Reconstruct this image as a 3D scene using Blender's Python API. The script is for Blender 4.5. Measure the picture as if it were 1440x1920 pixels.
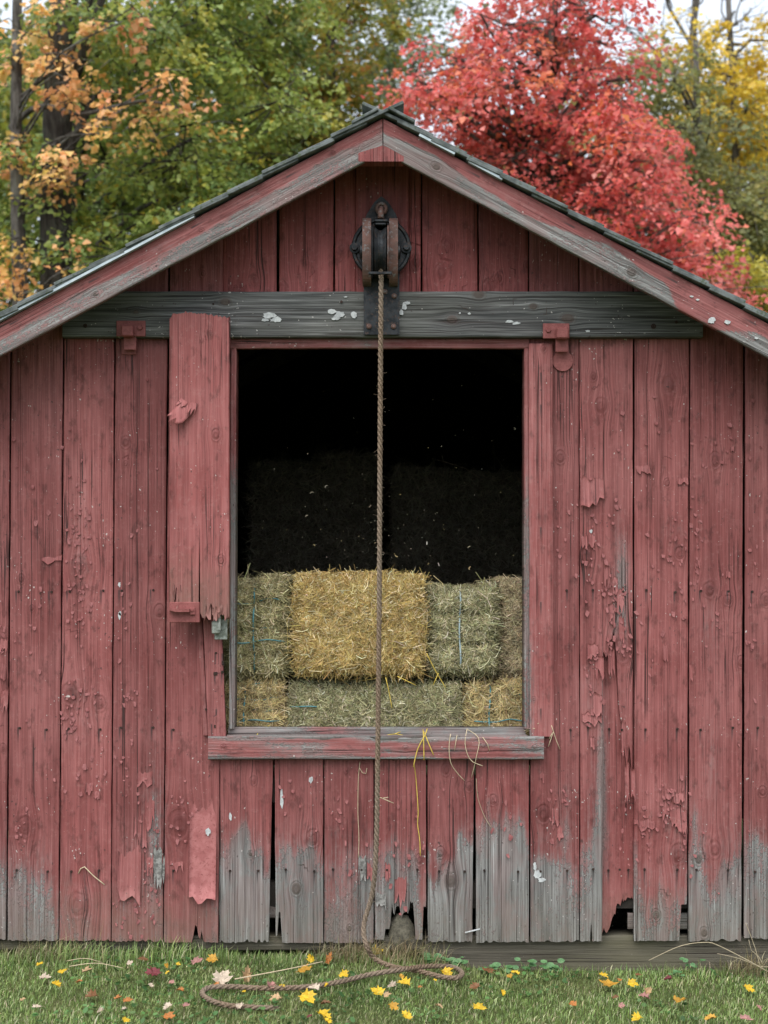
import bpy, math, random
import numpy as np
from mathutils import Vector

for o in list(bpy.data.objects):
    bpy.data.objects.remove(o, do_unlink=True)
S = bpy.context.scene
COL = S.collection

# ------------------------------------------------------------------ camera
CAM_D, CAM_Z, HOR, PXM, GROUND = 7.0, 1.7875, 1080.0, 400.0, 1795.0
cam_d = bpy.data.cameras.new("camera")
cam_d.sensor_fit = 'HORIZONTAL'
cam_d.sensor_width = 36.0
cam_d.lens = 36.0 * PXM * CAM_D / 1440.0
cam_d.shift_y = (HOR - 960.0) / 1440.0
cam_d.clip_start, cam_d.clip_end = 0.1, 1500.0
cam_d.dof.use_dof = True
cam_d.dof.focus_distance = CAM_D - 0.05
cam_d.dof.aperture_fstop = 3.3
cam = bpy.data.objects.new("camera", cam_d)
cam.location = (0, -CAM_D, CAM_Z)
cam.rotation_euler = (math.radians(90), 0, 0)
COL.objects.link(cam)
S.camera = cam

# ------------------------------------------------------------------ sky, sun, exposure
SUN_EL, SUN_AZ = math.radians(59), math.radians(-22)      # azimuth measured from straight in front of the barn
W = bpy.data.worlds.new("World")
S.world = W
W.use_nodes = True
wn = W.node_tree
wn.nodes.clear()
sky = wn.nodes.new("ShaderNodeTexSky")
sky.sky_type = 'NISHITA'
sky.sun_disc = False
sky.sun_elevation = SUN_EL
sky.sun_rotation = math.radians(180) - SUN_AZ
sky.air_density = 1.5
sky.dust_density = 4.0
cl = wn.nodes.new("ShaderNodeMix"); cl.data_type = 'RGBA'
cl.inputs[0].default_value = 0.88
cl.inputs[7].default_value = (4.85, 5.25, 5.85, 1)          # even cloud cover
bg = wn.nodes.new("ShaderNodeBackground"); bg.inputs[1].default_value = 0.1
wo = wn.nodes.new("ShaderNodeOutputWorld")
wn.links.new(sky.outputs[0], cl.inputs[6])
wn.links.new(cl.outputs[2], bg.inputs[0])
wn.links.new(bg.outputs[0], wo.inputs[0])
sun_d = bpy.data.lights.new("sun", 'SUN')
sun_d.energy = 1.5
sun_d.angle = math.radians(70)
sun_d.color = (1.0, 0.985, 0.965)
sun = bpy.data.objects.new("sun", sun_d)
sdir = Vector((math.sin(SUN_AZ) * math.cos(SUN_EL), -math.cos(SUN_AZ) * math.cos(SUN_EL), math.sin(SUN_EL)))
sun.rotation_euler = sdir.to_track_quat('Z', 'Y').to_euler()
sun.location = (-3, -8, 9)
COL.objects.link(sun)
S.view_settings.view_transform = 'Standard'
S.view_settings.look = 'None'
S.view_settings.exposure = 1.26
S.view_settings.gamma = 1.0
S.view_settings.use_curve_mapping = False
S.render.engine = 'CYCLES'
S.cycles.max_bounces = 4
S.cycles.diffuse_bounces = 3
S.cycles.glossy_bounces = 1
S.cycles.transmission_bounces = 2
S.cycles.transparent_max_bounces = 4

# ------------------------------------------------------------------ helpers
rng = np.random.default_rng(7)
def P(px, py, y=0.0):
    k = (CAM_D + y) / CAM_D / PXM
    return Vector(((px - 720) * k, y, CAM_Z + (HOR - py) * k))
def X(px, y=0.0): return P(px, 0, y).x
def Z(py, y=0.0): return P(0, py, y).z

def vn(x, seed=0):
    """smooth 1-D value noise in -1..1"""
    x = np.asarray(x, float) + 1000.0 + seed * 17.31
    i = np.floor(x).astype(np.int64); f = x - i
    def h(n):
        n = (n * 374761393 + seed * 668265263) & 0x7fffffff
        n = ((n ^ (n >> 13)) * 1274126177) & 0x7fffffff
        return ((n ^ (n >> 16)) & 0xffff) / 32767.5 - 1.0
    f = f * f * (3 - 2 * f)
    return h(i) * (1 - f) + h(i + 1) * f
def fb(x, seed=0, o=3):
    r = 0; a = 1.0
    for k in range(o):
        r = r + a * vn(np.asarray(x) * 2 ** k, seed + k * 7); a *= 0.5
    return r / 1.75
def vn2(x, y, seed=0):
    x = np.asarray(x, float) + 500.0; y = np.asarray(y, float) + 500.0
    xi = np.floor(x).astype(np.int64); yi = np.floor(y).astype(np.int64)
    fx = x - xi; fy = y - yi
    fx = fx * fx * (3 - 2 * fx); fy = fy * fy * (3 - 2 * fy)
    def h(a, b):
        n = (a * 374761393 + b * 668265263 + seed * 974711) & 0x7fffffff
        n = ((n ^ (n >> 13)) * 1274126177) & 0x7fffffff
        return ((n ^ (n >> 16)) & 0xffff) / 32767.5 - 1.0
    return (h(xi, yi) * (1 - fx) + h(xi + 1, yi) * fx) * (1 - fy) + (h(xi, yi + 1) * (1 - fx) + h(xi + 1, yi + 1) * fx) * fy
def sst(x, a, b):
    t = np.clip((np.asarray(x, float) - a) / (b - a), 0, 1)
    return t * t * (3 - 2 * t)

def link(o, parent=None):
    COL.objects.link(o)
    if parent is not None: o.parent = parent
    return o
def empty(name, loc, label=None, cat=None, group=None):
    o = bpy.data.objects.new(name, None)
    o.empty_display_size = 0.1
    o.location = loc
    COL.objects.link(o)
    tag(o, label, cat, group)
    return o
def tag(o, label=None, cat=None, group=None, kind=None):
    if label: o["label"] = label
    if cat: o["category"] = cat
    if group: o["group"] = group
    if kind: o["kind"] = kind
    return o
def mesh_np(name, v, f_list, mat, parent=None, smooth=False, attrs=None, origin=None):
    """v (n,3) array; f_list: list of (m,k) index arrays (k = 3 or 4 or more); attrs: {name:(type,array)} on points"""
    v = np.asarray(v, np.float32)
    if origin is None and parent is not None: origin = tuple(parent.location) if parent.parent is None else None
    off = np.array(origin if origin is not None else (0, 0, 0), np.float32)
    me = bpy.data.meshes.new(name)
    if parent is not None and parent.parent is not None:
        off = np.array(parent.parent.location, np.float32) + np.array(parent.location, np.float32)
    v = v - off
    fl = [np.asarray(f, np.int32) for f in f_list if len(f)]
    loops = np.concatenate([f.ravel() for f in fl])
    tot = np.concatenate([np.full(len(f), f.shape[1], np.int32) for f in fl])
    st = np.concatenate([[0], np.cumsum(tot)[:-1]]).astype(np.int32)
    me.vertices.add(len(v)); me.vertices.foreach_set("co", v.ravel())
    me.loops.add(len(loops)); me.loops.foreach_set("vertex_index", loops)
    me.polygons.add(len(tot)); me.polygons.foreach_set("loop_start", st)
    if smooth: me.polygons.foreach_set("use_smooth", np.ones(len(tot), bool))
    me.update(calc_edges=True)
    me.validate()
    if attrs:
        for k, (t, a) in attrs.items():
            at = me.attributes.new(k, t, 'POINT')
            key = {'FLOAT': 'value', 'FLOAT_VECTOR': 'vector', 'FLOAT_COLOR': 'color'}[t]
            at.data.foreach_set(key, np.asarray(a, np.float32).ravel())
    if mat is not None: me.materials.append(mat)
    o = bpy.data.objects.new(name, me)
    if parent is None and origin is not None: o.location = tuple(off)
    link(o, parent)
    return o

class MB:
    """collects boxes, tubes, prisms -> one mesh"""
    def __init__(s): s.v = []; s.f = []; s.n = 0
    def add(s, v, f):
        v = [tuple(p) for p in v]
        s.v += v; s.f += [tuple(i + s.n for i in q) for q in f]; s.n += len(v)
    def box(s, c, d, ax=None, bev=0.0):
        ax = ax or (Vector((1, 0, 0)), Vector((0, 1, 0)), Vector((0, 0, 1)))
        c = Vector(c); hx, hy, hz = d[0] / 2, d[1] / 2, d[2] / 2
        b = min(bev, hx * .6, hy * .6, hz * .6)
        if b <= 0:
            pts = [c + ax[0] * (hx * i) + ax[1] * (hy * j) + ax[2] * (hz * k) for i in (-1, 1) for j in (-1, 1) for k in (-1, 1)]
            s.add(pts, [(0, 1, 3, 2), (4, 6, 7, 5), (0, 4, 5, 1), (2, 3, 7, 6), (0, 2, 6, 4), (1, 5, 7, 3)])
            return
        # chamfered box: three points to a corner
        idx = {}; pts = []
        for i in (-1, 1):
            for j in (-1, 1):
                for k in (-1, 1):
                    for a in range(3):
                        h = [hx - b, hy - b, hz - b]; h[a] += b
                        idx[(i, j, k, a)] = len(pts)
                        pts.append(c + ax[0] * (h[0] * i) + ax[1] * (h[1] * j) + ax[2] * (h[2] * k))
        f = []
        def g(sg, a, u, w, us, ws):
            t = [0, 0, 0]; t[a] = sg; t[u] = us; t[w] = ws
            return idx[(t[0], t[1], t[2], a)]
        for a, u, w in ((0, 1, 2), (1, 2, 0), (2, 0, 1)):
            for sg in (-1, 1):
                q = [g(sg, a, u, w, -1, -1), g(sg, a, u, w, 1, -1), g(sg, a, u, w, 1, 1), g(sg, a, u, w, -1, 1)]
                f.append(tuple(q if sg > 0 else q[::-1]))
        for a, u, w in ((0, 1, 2), (1, 2, 0), (2, 0, 1)):      # edges running along w, between faces a and u
            for sa in (-1, 1):
                for su in (-1, 1):
                    def e(face, ws):
                        t = [0, 0, 0]; t[a] = sa; t[u] = su; t[w] = ws
                        return idx[(t[0], t[1], t[2], face)]
                    q = [e(a, -1), e(u, -1), e(u, 1), e(a, 1)]
                    f.append(tuple(q if sa * su > 0 else q[::-1]))
        for i in (-1, 1):
            for j in (-1, 1):
                for k in (-1, 1):
                    q = [idx[(i, j, k, 0)], idx[(i, j, k, 1)], idx[(i, j, k, 2)]]
                    f.append(tuple(q if i * j * k > 0 else q[::-1]))
        s.add(pts, f)
    def tube(s, path, rad, n=8, caps=True, close=False):
        path = [Vector(p) for p in path]; m = len(path)
        rs = rad if hasattr(rad, '__len__') else [rad] * m
        pts = []; ref = None
        for i, p in enumerate(path):
            t = (path[min(i + 1, m - 1)] - path[max(i - 1, 0)])
            if close: t = path[(i + 1) % m] - path[(i - 1) % m]
            t = t.normalized() if t.length > 1e-9 else Vector((0, 0, 1))
            if ref is None:
                ref = Vector((0, 1, 0)) if abs(t.y) < 0.9 else Vector((1, 0, 0))
            u = (ref - t * ref.dot(t)).normalized(); ref = u
            w = t.cross(u)
            for k in range(n):
                a = 2 * math.pi * k / n
                pts.append(p + (u * math.cos(a) + w * math.sin(a)) * rs[i])
        f = []
        mm = m if close else m - 1
        for i in range(mm):
            j = (i + 1) % m
            for k in range(n):
                k2 = (k + 1) % n
                f.append((i * n + k, i * n + k2, j * n + k2, j * n + k))
        if caps and not close:
            f.append(tuple(range(n))[::-1]); f.append(tuple((m - 1) * n + k for k in range(n)))
        s.add(pts, f)
    def prism(s, poly, d0, d1, U, V, D, O=(0, 0, 0)):
        """poly in (u,v), extruded along D from d0 to d1"""
        U, V, D, O = Vector(U), Vector(V), Vector(D), Vector(O)
        n = len(poly)
        pts = [O + U * u + V * v + D * d0 for u, v in poly] + [O + U * u + V * v + D * d1 for u, v in poly]
        f = [tuple(range(n))[::-1], tuple(range(n, 2 * n))]
        for i in range(n):
            j = (i + 1) % n
            f.append((i, j, n + j, n + i))
        s.add(pts, f)
    def build(s, name, mat, parent=None, smooth=False, origin=None, fix=True):
        me = bpy.data.meshes.new(name)
        off = Vector((0, 0, 0))
        if parent is not None:
            q = parent
            while q is not None: off += q.location; q = q.parent
        elif origin is not None: off = Vector(origin)
        me.from_pydata([tuple(Vector(p) - off) for p in s.v], [], s.f)
        if fix:
            import bmesh
            bm = bmesh.new(); bm.from_mesh(me)
            bmesh.ops.recalc_face_normals(bm, faces=bm.faces[:])
            bm.to_mesh(me); bm.free()
        if smooth:
            me.polygons.foreach_set("use_smooth", np.ones(len(me.polygons), bool))
        me.update()
        me.materials.append(mat)
        o = bpy.data.objects.new(name, me)
        if parent is None and origin is not None: o.location = origin
        link(o, parent)
        return o

# ------------------------------------------------------------------ materials
class NT:
    def __init__(s, name):
        s.m = bpy.data.materials.new(name); s.m.use_nodes = True
        s.t = s.m.node_tree; s.t.nodes.clear()
        s.out = s.t.nodes.new("ShaderNodeOutputMaterial")
    def put(s, sock, v):
        if v is None: return
        if isinstance(v, bpy.types.NodeSocket): s.t.links.new(v, sock)
        elif isinstance(v, (int, float)): sock.default_value = v
        else:
            v = tuple(v)
            sock.default_value = v + (1,) if (len(v) == 3 and len(sock.default_value) == 4) else v
    def math(s, op, a, b=None, c=None, clamp=False):
        n = s.t.nodes.new("ShaderNodeMath"); n.operation = op; n.use_clamp = clamp
        s.put(n.inputs[0], a); s.put(n.inputs[1], b); s.put(n.inputs[2], c)
        return n.outputs[0]
    def add(s, a, b): return s.math('ADD', a, b)
    def mul(s, a, b): return s.math('MULTIPLY', a, b)
    def sub(s, a, b): return s.math('SUBTRACT', a, b)
    def ss(s, x, a, b, lo=0.0, hi=1.0):
        n = s.t.nodes.new("ShaderNodeMapRange"); n.interpolation_type = 'SMOOTHSTEP'
        s.put(n.inputs[0], x); s.put(n.inputs[1], a); s.put(n.inputs[2], b); s.put(n.inputs[3], lo); s.put(n.inputs[4], hi)
        return n.outputs[0]
    def attr(s, name, k='Fac'):
        n = s.t.nodes.new("ShaderNodeAttribute"); n.attribute_name = name
        return n.outputs[k]
    def xyz(s, a, b, c):
        n = s.t.nodes.new("ShaderNodeCombineXYZ"); s.put(n.inputs[0], a); s.put(n.inputs[1], b); s.put(n.inputs[2], c)
        return n.outputs[0]
    def sep(s, v):
        n = s.t.nodes.new("ShaderNodeSeparateXYZ"); s.put(n.inputs[0], v); return n.outputs
    def obj(s): return s.t.nodes.new("ShaderNodeTexCoord").outputs['Object']
    def noise(s, v, scale=1.0, detail=2.0, rough=0.5, dist=0.0):
        n = s.t.nodes.new("ShaderNodeTexNoise"); s.put(n.inputs['Vector'], v)
        n.inputs['Scale'].default_value = scale; n.inputs['Detail'].default_value = detail
        n.inputs['Roughness'].default_value = rough; n.inputs['Distortion'].default_value = dist
        return n.outputs[0]
    def voro(s, v, scale=1.0, feat='F1', rnd=1.0):
        n = s.t.nodes.new("ShaderNodeTexVoronoi"); n.feature = feat
        s.put(n.inputs['Vector'], v); n.inputs['Scale'].default_value = scale; n.inputs['Randomness'].default_value = rnd
        return n.outputs[0]
    def mix(s, f, a, b, mode='MIX'):
        n = s.t.nodes.new("ShaderNodeMix"); n.data_type = 'RGBA'; n.blend_type = mode
        s.put(n.inputs[0], f); s.put(n.inputs[6], a); s.put(n.inputs[7], b)
        return n.outputs[2]
    def bump(s, h, dist=0.003, strength=1.0):
        n = s.t.nodes.new("ShaderNodeBump"); n.inputs['Distance'].default_value = dist; n.inputs['Strength'].default_value = strength
        s.put(n.inputs['Height'], h); return n.outputs[0]
    def pbr(s, col, rough=0.8, spec=0.25, normal=None, metal=0.0):
        n = s.t.nodes.new("ShaderNodeBsdfPrincipled")
        s.put(n.inputs['Base Color'], col); s.put(n.inputs['Roughness'], rough)
        s.put(n.inputs['Specular IOR Level'], spec); s.put(n.inputs['Metallic'], metal)
        if normal is not None: s.put(n.inputs['Normal'], normal)
        s.t.links.new(n.outputs[0], s.out.inputs[0])
        return n

def wood_material(name, paint, paint2, grey_lo, grey_mid, grey_hi, green=0.0, speck=1.0):
    """old painted board: the attributes gu/gz follow the grain, 'bare' says where paint has gone"""
    n = NT(name)
    gu, gz, bare, tone = n.attr('gu'), n.attr('gz'), n.attr('bare'), n.attr('tone')
    kn = n.sep(n.attr('kn', 'Vector')); nl = n.sep(n.attr('nl', 'Vector'))
    seed = n.mul(tone, 37.0)
    fibre = n.noise(n.xyz(n.mul(gu, 165.0), n.mul(gz, 3.2), seed), 1.0, 2.5, 0.68)
    fib2 = n.noise(n.xyz(n.mul(gu, 70.0), n.mul(gz, 1.1), seed), 1.0, 2.0, 0.6)
    warp = n.noise(n.xyz(n.mul(gu, 9.0), n.mul(gz, 2.2), seed), 1.0, 1.5)
    ring = n.ss(n.noise(n.xyz(n.mul(gu, 105.0), n.mul(gz, 0.5), n.add(seed, 13.0)), 1.0, 1.0), 0.35, 0.65)
    kr = n.math('SQRT', n.add(n.mul(kn[0], kn[0]), n.mul(kn[1], kn[1])))
    kr = n.add(kr, n.math('MULTIPLY_ADD', warp, 1.1, -0.55))
    kmask = n.ss(kr, 0.95, 0.55); khalo = n.ss(kr, 1.9, 0.8)
    kring = n.ss(n.math('SINE', n.add(n.mul(kr, 9.0), n.mul(fib2, 9.0))), -0.2, 0.9)
    kedge = n.mul(n.ss(kr, 0.6, 0.8), n.ss(kr, 1.05, 0.85))
    crk = n.noise(n.xyz(n.mul(gu, 55.0), n.mul(gz, 0.45), n.add(seed, 9.0)), 1.0, 1.5, 0.5)
    crack = n.math('SUBTRACT', 1.0, n.ss(n.math('ABSOLUTE', n.sub(crk, 0.60)), 0.004, 0.020))
    crgate = n.ss(n.noise(n.xyz(n.mul(gu, 8.0), n.mul(gz, 1.4), n.add(seed, 3.0)), 1.0, 2.0), 0.44, 0.60)
    crack = n.mul(crack, n.math('MAXIMUM', crgate, n.mul(bare, 0.7)))
    ob = n.obj()
    # where the paint is gone
    pt1 = n.noise(n.xyz(n.mul(gu, 48.0), n.mul(gz, 20.0), n.add(seed, 5.0)), 1.0, 3.5, 0.78)
    pt2 = n.noise(n.xyz(n.mul(gu, 10.0), n.mul(gz, 3.0), n.add(seed, 1.0)), 1.0, 2.0, 0.55)
    v = n.add(n.mul(n.sub(pt1, 0.5), 1.9), n.mul(n.sub(pt2, 0.5), 1.1))
    v = n.add(v, n.mul(n.sub(fibre, 0.5), 0.55))
    fleck = n.noise(n.xyz(n.mul(gu, 190.0), n.mul(gz, 80.0), n.add(seed, 77.0)), 1.0, 1.5, 0.7)
    v = n.add(v, n.mul(n.sub(fleck, 0.5), n.math('MULTIPLY_ADD', bare, 2.0, 0.30)))
    v = n.add(v, n.math('MULTIPLY_ADD', bare, 1.75, -0.20))
    v = n.add(v, n.mul(kmask, 0.05))
    bm = n.ss(v, 0.54, 0.74)
    # grey wood
    gv = n.add(n.mul(fibre, 0.75), n.mul(fib2, 0.38)); gv = n.add(gv, n.math('MULTIPLY_ADD', ring, 0.05, 0.02))
    gcol = n.mix(n.ss(gv, 0.42, 0.72), grey_lo, grey_mid)
    gcol = n.mix(n.ss(gv, 0.66, 0.92), gcol, grey_hi)
    blot = n.noise(n.xyz(n.mul(gu, 7.0), n.mul(gz, 2.2), n.add(seed, 21.0)), 1.0, 2.5, 0.6)
    gcol = n.mix(n.ss(blot, 0.42, 0.68, 0.0, 0.55), gcol, (0.55, 0.55, 0.55), 'MULTIPLY')
    if green: gcol = n.mix(n.ss(n.noise(n.xyz(n.mul(gu, 5.0), n.mul(gz, 1.3), 4.0), 1.0, 3.0), 0.45, 0.62, 0, green), gcol, (0.13, 0.125, 0.065))
    gcol = n.mix(n.mul(n.ss(n.add(pt2, n.mul(n.sub(pt1, 0.5), 0.6)), 0.44, 0.64), n.math('MULTIPLY_ADD', bare, -0.75, 0.85, True)), gcol, (0.25, 0.125, 0.115))
    gcol = n.mix(n.mul(kmask, 0.75), gcol, (0.085, 0.06, 0.05))
    gcol = n.mix(n.mul(n.mul(khalo, kring), 0.35), gcol, (0.10, 0.085, 0.07))
    # paint
    big = n.noise(ob, 2.3, 2.5, 0.6)
    pcol = n.mix(n.ss(n.add(n.mul(big, 0.7), n.mul(fib2, 0.3)), 0.36, 0.64), paint, paint2)
    pcol = n.mix(n.ss(n.add(n.mul(fibre, 0.6), n.mul(ring, 0.10)), 0.24, 0.50, 0.55, 0.0), pcol, (0.42, 0.36, 0.36), 'MULTIPLY')
    drt = n.noise(n.xyz(n.mul(gu, 26.0), n.mul(gz, 11.0), n.add(seed, 40.0)), 1.0, 3.0, 0.7)
    pcol = n.mix(n.ss(drt, 0.53, 0.70, 0.0, 0.62), pcol, (0.40, 0.38, 0.36), 'MULTIPLY')
    dust = n.noise(ob, 34.0, 3.0, 0.8)
    pcol = n.mix(n.ss(dust, 0.52, 0.74, 0.0, 0.25), pcol, (0.42, 0.22, 0.20))
    pcol = n.mix(n.mul(n.mul(khalo, kring), 0.22), pcol, (0.45, 0.38, 0.38), 'MULTIPLY')
    pcol = n.mix(n.mul(kedge, 0.2), pcol, (0.40, 0.34, 0.34), 'MULTIPLY')
    pcol = n.mix(n.mul(kmask, 0.35), pcol, (0.5, 0.40, 0.40), 'MULTIPLY')
    tv = n.math('MULTIPLY_ADD', tone, 0.15, 1.0)
    pcol = n.mix(1.0, pcol, n.xyz(tv, tv, tv), 'MULTIPLY')
    # worn through to a thin film of grey along the raised fibres
    film = n.mul(n.ss(n.add(n.mul(fibre, 0.7), n.mul(pt1, 0.5)), 0.50, 0.80), n.math('MULTIPLY_ADD', bare, 1.5, 0.03, True))
    pcol = n.mix(n.mul(film, 0.85), pcol, grey_mid)
    pcol = n.mix(n.ss(n.add(bare, n.mul(n.sub(pt2, 0.5), 0.5)), 0.18, 0.75, 0.0, 0.7), pcol, grey_mid)
    pcol = n.mix(n.ss(n.noise(n.xyz(n.mul(gu, 16.0), n.mul(gz, 1.5), n.add(seed, 60.0)), 1.0, 2.5, 0.65), 0.50, 0.72, 0.0, 0.45), pcol, (0.46, 0.42, 0.41), 'MULTIPLY')
    col = n.mix(bm, pcol, gcol)
    rim = n.mul(n.ss(v, 0.52, 0.60), n.ss(v, 0.68, 0.61))
    col = n.mix(n.mul(rim, 0.45), col, (0.45, 0.38, 0.37), 'MULTIPLY')
    # flecks of old white primer and dust
    spk = n.noise(n.xyz(n.mul(gu, 90.0), n.mul(gz, 62.0), n.add(seed, 2.0)), 1.0, 1.0)
    sgate = n.noise(ob, 5.0, 2.0)
    sp = n.ss(n.add(spk, n.mul(n.sub(sgate, 0.5), 0.35)), 0.765, 0.80)
    col = n.mix(n.mul(sp, 0.75 * speck), col, (0.58, 0.54, 0.50))
    pit = n.noise(n.xyz(n.mul(gu, 75.0), n.mul(gz, 48.0), n.add(seed, 31.0)), 1.0, 1.0)
    col = n.mix(n.ss(n.add(pit, n.mul(n.sub(sgate, 0.5), 0.3)), 0.755, 0.79, 0.0, 0.7), col, (0.05, 0.03, 0.028))
    zz = n.sep(ob)[2]
    mud = n.ss(n.add(zz, n.mul(n.sub(n.noise(ob, 9.0, 4.0, 0.7), 0.5), 0.5)), 0.42, 0.05, 0.0, 0.32)
    col = n.mix(mud, col, (0.17, 0.145, 0.10))
    # cracks, nail stains
    col = n.mix(n.mul(crack, 0.85), col, (0.03, 0.018, 0.016))
    sx = n.ss(n.math('ABSOLUTE', nl[0]), 0.007, 0.001); sz = n.mul(n.ss(nl[1], -0.085, -0.01), n.ss(nl[1], 0.008, 0.0))
    col = n.mix(n.mul(n.mul(sx, sz), 0.75), col, (0.035, 0.028, 0.028))
    h = n.add(n.mul(fibre, 0.8), n.mul(fib2, 0.6))
    h = n.add(h, n.mul(n.sub(1.0, bm), 0.5)); h = n.sub(h, n.mul(crack, 1.3))
    h = n.add(h, n.sub(n.mul(n.mul(khalo, kring), 0.25), n.mul(kedge, 0.25))); h = n.add(h, n.mul(drt, 0.6))
    n.pbr(col, n.math('MULTIPLY_ADD', bm, 0.18, 0.62), 0.3, n.bump(h, 0.0042, 0.85))
    return n.m

RED = wood_material("weathered red painted wood", (0.262, 0.072, 0.067), (0.368, 0.128, 0.120), (0.11, 0.105, 0.098), (0.275, 0.268, 0.255), (0.47, 0.465, 0.45))
RED2 = wood_material("brighter red painted wood", (0.318, 0.085, 0.079), (0.415, 0.142, 0.134), (0.075, 0.07, 0.062), (0.20, 0.19, 0.17), (0.40, 0.39, 0.36))
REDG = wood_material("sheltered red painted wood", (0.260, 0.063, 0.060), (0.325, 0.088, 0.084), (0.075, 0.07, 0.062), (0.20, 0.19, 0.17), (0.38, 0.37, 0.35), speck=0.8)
GREY = wood_material("bare grey weathered timber", (0.22, 0.060, 0.055), (0.28, 0.085, 0.08), (0.040, 0.041, 0.041), (0.145, 0.145, 0.140), (0.36, 0.36, 0.35), green=0.10, speck=0.9)

TIMB = wood_material("dirty foundation timber", (0.20, 0.055, 0.05), (0.25, 0.075, 0.07), (0.040, 0.037, 0.030), (0.115, 0.105, 0.085), (0.21, 0.195, 0.16), green=0.5, speck=0.5)

def simple(name, c1, c2, scale=20.0, rough=0.7, metal=0.0, bump=0.0, spec=0.3, c3=None, t=0.5):
    n = NT(name); ob = n.obj()
    f = n.noise(ob, scale, 5.0, 0.65)
    col = n.mix(n.ss(f, t - 0.12, t + 0.12), c1, c2)
    if c3: col = n.mix(n.ss(n.noise(ob, scale * 2.7, 4.0, 0.7), 0.54, 0.66), col, c3)
    n.pbr(col, rough, spec, n.bump(f, bump) if bump else None, metal)
    return n.m
M_flake0 = simple("fresh pink back of a paint strip", (0.32, 0.105, 0.10), (0.40, 0.15, 0.142), 26, 0.65, bump=0.002, c3=(0.25, 0.08, 0.075))
M_flake = None
M_chip = simple("lifted red paint chip", (0.20, 0.060, 0.057), (0.285, 0.10, 0.095), 60, 0.6, bump=0.001)
M_white = simple("old white primer", (0.40, 0.41, 0.41), (0.56, 0.57, 0.56), 60, 0.7, bump=0.001)
M_nail = simple("rusted nail", (0.02, 0.016, 0.015), (0.07, 0.04, 0.03), 200, 0.7, metal=0.4)
M_iron = simple("blackened iron", (0.018, 0.020, 0.022), (0.042, 0.045, 0.048), 25, 0.55, metal=0.55, bump=0.001, c3=(0.075, 0.05, 0.04))
M_rust = simple("rusted iron", (0.12, 0.075, 0.062), (0.19, 0.10, 0.08), 22, 0.75, metal=0.2, bump=0.0015, c3=(0.21, 0.20, 0.195))
M_ironred = simple("red painted iron", (0.225, 0.068, 0.062), (0.285, 0.092, 0.085), 40, 0.6, bump=0.001, c3=(0.18, 0.05, 0.045))
M_latch = simple("tarnished zinc", (0.20, 0.215, 0.18), (0.38, 0.40, 0.36), 60, 0.5, metal=0.5, bump=0.001)
M_drip = simple("zinc drip edge", (0.36, 0.42, 0.44), (0.50, 0.56, 0.58), 12, 0.4, metal=0.35)
M_shing = simple("mossy grey shingle", (0.075, 0.085, 0.082), (0.16, 0.175, 0.17), 14, 0.85, bump=0.002, c3=(0.07, 0.09, 0.055))
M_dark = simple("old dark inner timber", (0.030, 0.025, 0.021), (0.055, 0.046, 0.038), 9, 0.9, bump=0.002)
M_stone = simple("lichened stone", (0.09, 0.08, 0.06), (0.19, 0.17, 0.125), 30, 0.9, bump=0.006, c3=(0.08, 0.078, 0.06))
M_twine = simple("blue green baling twine", (0.07, 0.20, 0.21), (0.13, 0.30, 0.31), 60, 0.6)
M_twine2 = simple("pale blue baling twine", (0.30, 0.40, 0.42), (0.42, 0.50, 0.50), 60, 0.6)

def color_attr_mat(name, rough=0.7, transl=0.0, spec=0.25, var=0.25, scale=30.0):
    n = NT(name); c = n.attr('col', 'Color')
    f = n.noise(n.obj(), scale, 3.0)
    tv = n.ss(f, 0.3, 0.7, 1.0 - var, 1.0 + var)
    c = n.mix(1.0, c, n.xyz(tv, tv, tv), 'MULTIPLY')
    p = n.pbr(c, rough, spec)
    if transl:
        tr = n.t.nodes.new("ShaderNodeBsdfTranslucent"); n.put(tr.inputs[0], c)
        mx = n.t.nodes.new("ShaderNodeMixShader"); mx.inputs[0].default_value = transl
        n.t.links.new(p.outputs[0], mx.inputs[1]); n.t.links.new(tr.outputs[0], mx.inputs[2])
        n.t.links.new(mx.outputs[0], n.out.inputs[0])
    return n.m
M_leaf = color_attr_mat("tree leaves", 0.42, 0.45, 0.5, 0.18, 1.2)
M_straw = color_attr_mat("straw stalks", 0.6, 0.15, 0.3, 0.2, 20)
M_grass = color_attr_mat("grass blades", 0.5, 0.30, 0.3, 0.25, 2.5)

def bark_mat(name, c1, c2, c3):
    n = NT(name); ob = n.obj(); q = n.sep(ob)
    f = n.noise(n.xyz(n.mul(q[0], 22.0), n.mul(q[1], 22.0), n.mul(q[2], 4.0)), 1.0, 5.0, 0.7)
    col = n.mix(n.ss(f, 0.40, 0.60), c1, c2)
    col = n.mix(n.ss(n.noise(ob, 3.5, 4.0), 0.52, 0.66, 0, 0.8), col, c3)
    n.pbr(col, 0.9, 0.15, n.bump(f, 0.03))
    return n.m
M_bark = bark_mat("grey bark", (0.055, 0.048, 0.042), (0.145, 0.130, 0.115), (0.20, 0.195, 0.17))
M_bark2 = bark_mat("dark bark", (0.035, 0.030, 0.026), (0.085, 0.075, 0.065), (0.10, 0.105, 0.08))

def ground_mat():
    n = NT("lawn soil and turf"); ob = n.obj()
    a = n.noise(ob, 3.0, 5.0, 0.6); b = n.noise(ob, 60.0, 4.0, 0.7)
    col = n.mix(n.ss(a, 0.38, 0.62), (0.07, 0.10, 0.03), (0.11, 0.125, 0.045))
    col = n.mix(n.ss(b, 0.48, 0.68, 0, 0.7), col, (0.05, 0.045, 0.025))
    n.pbr(col, 0.95, 0.1, n.bump(b, 0.02))
    return n.m
M_ground = ground_mat()

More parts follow.
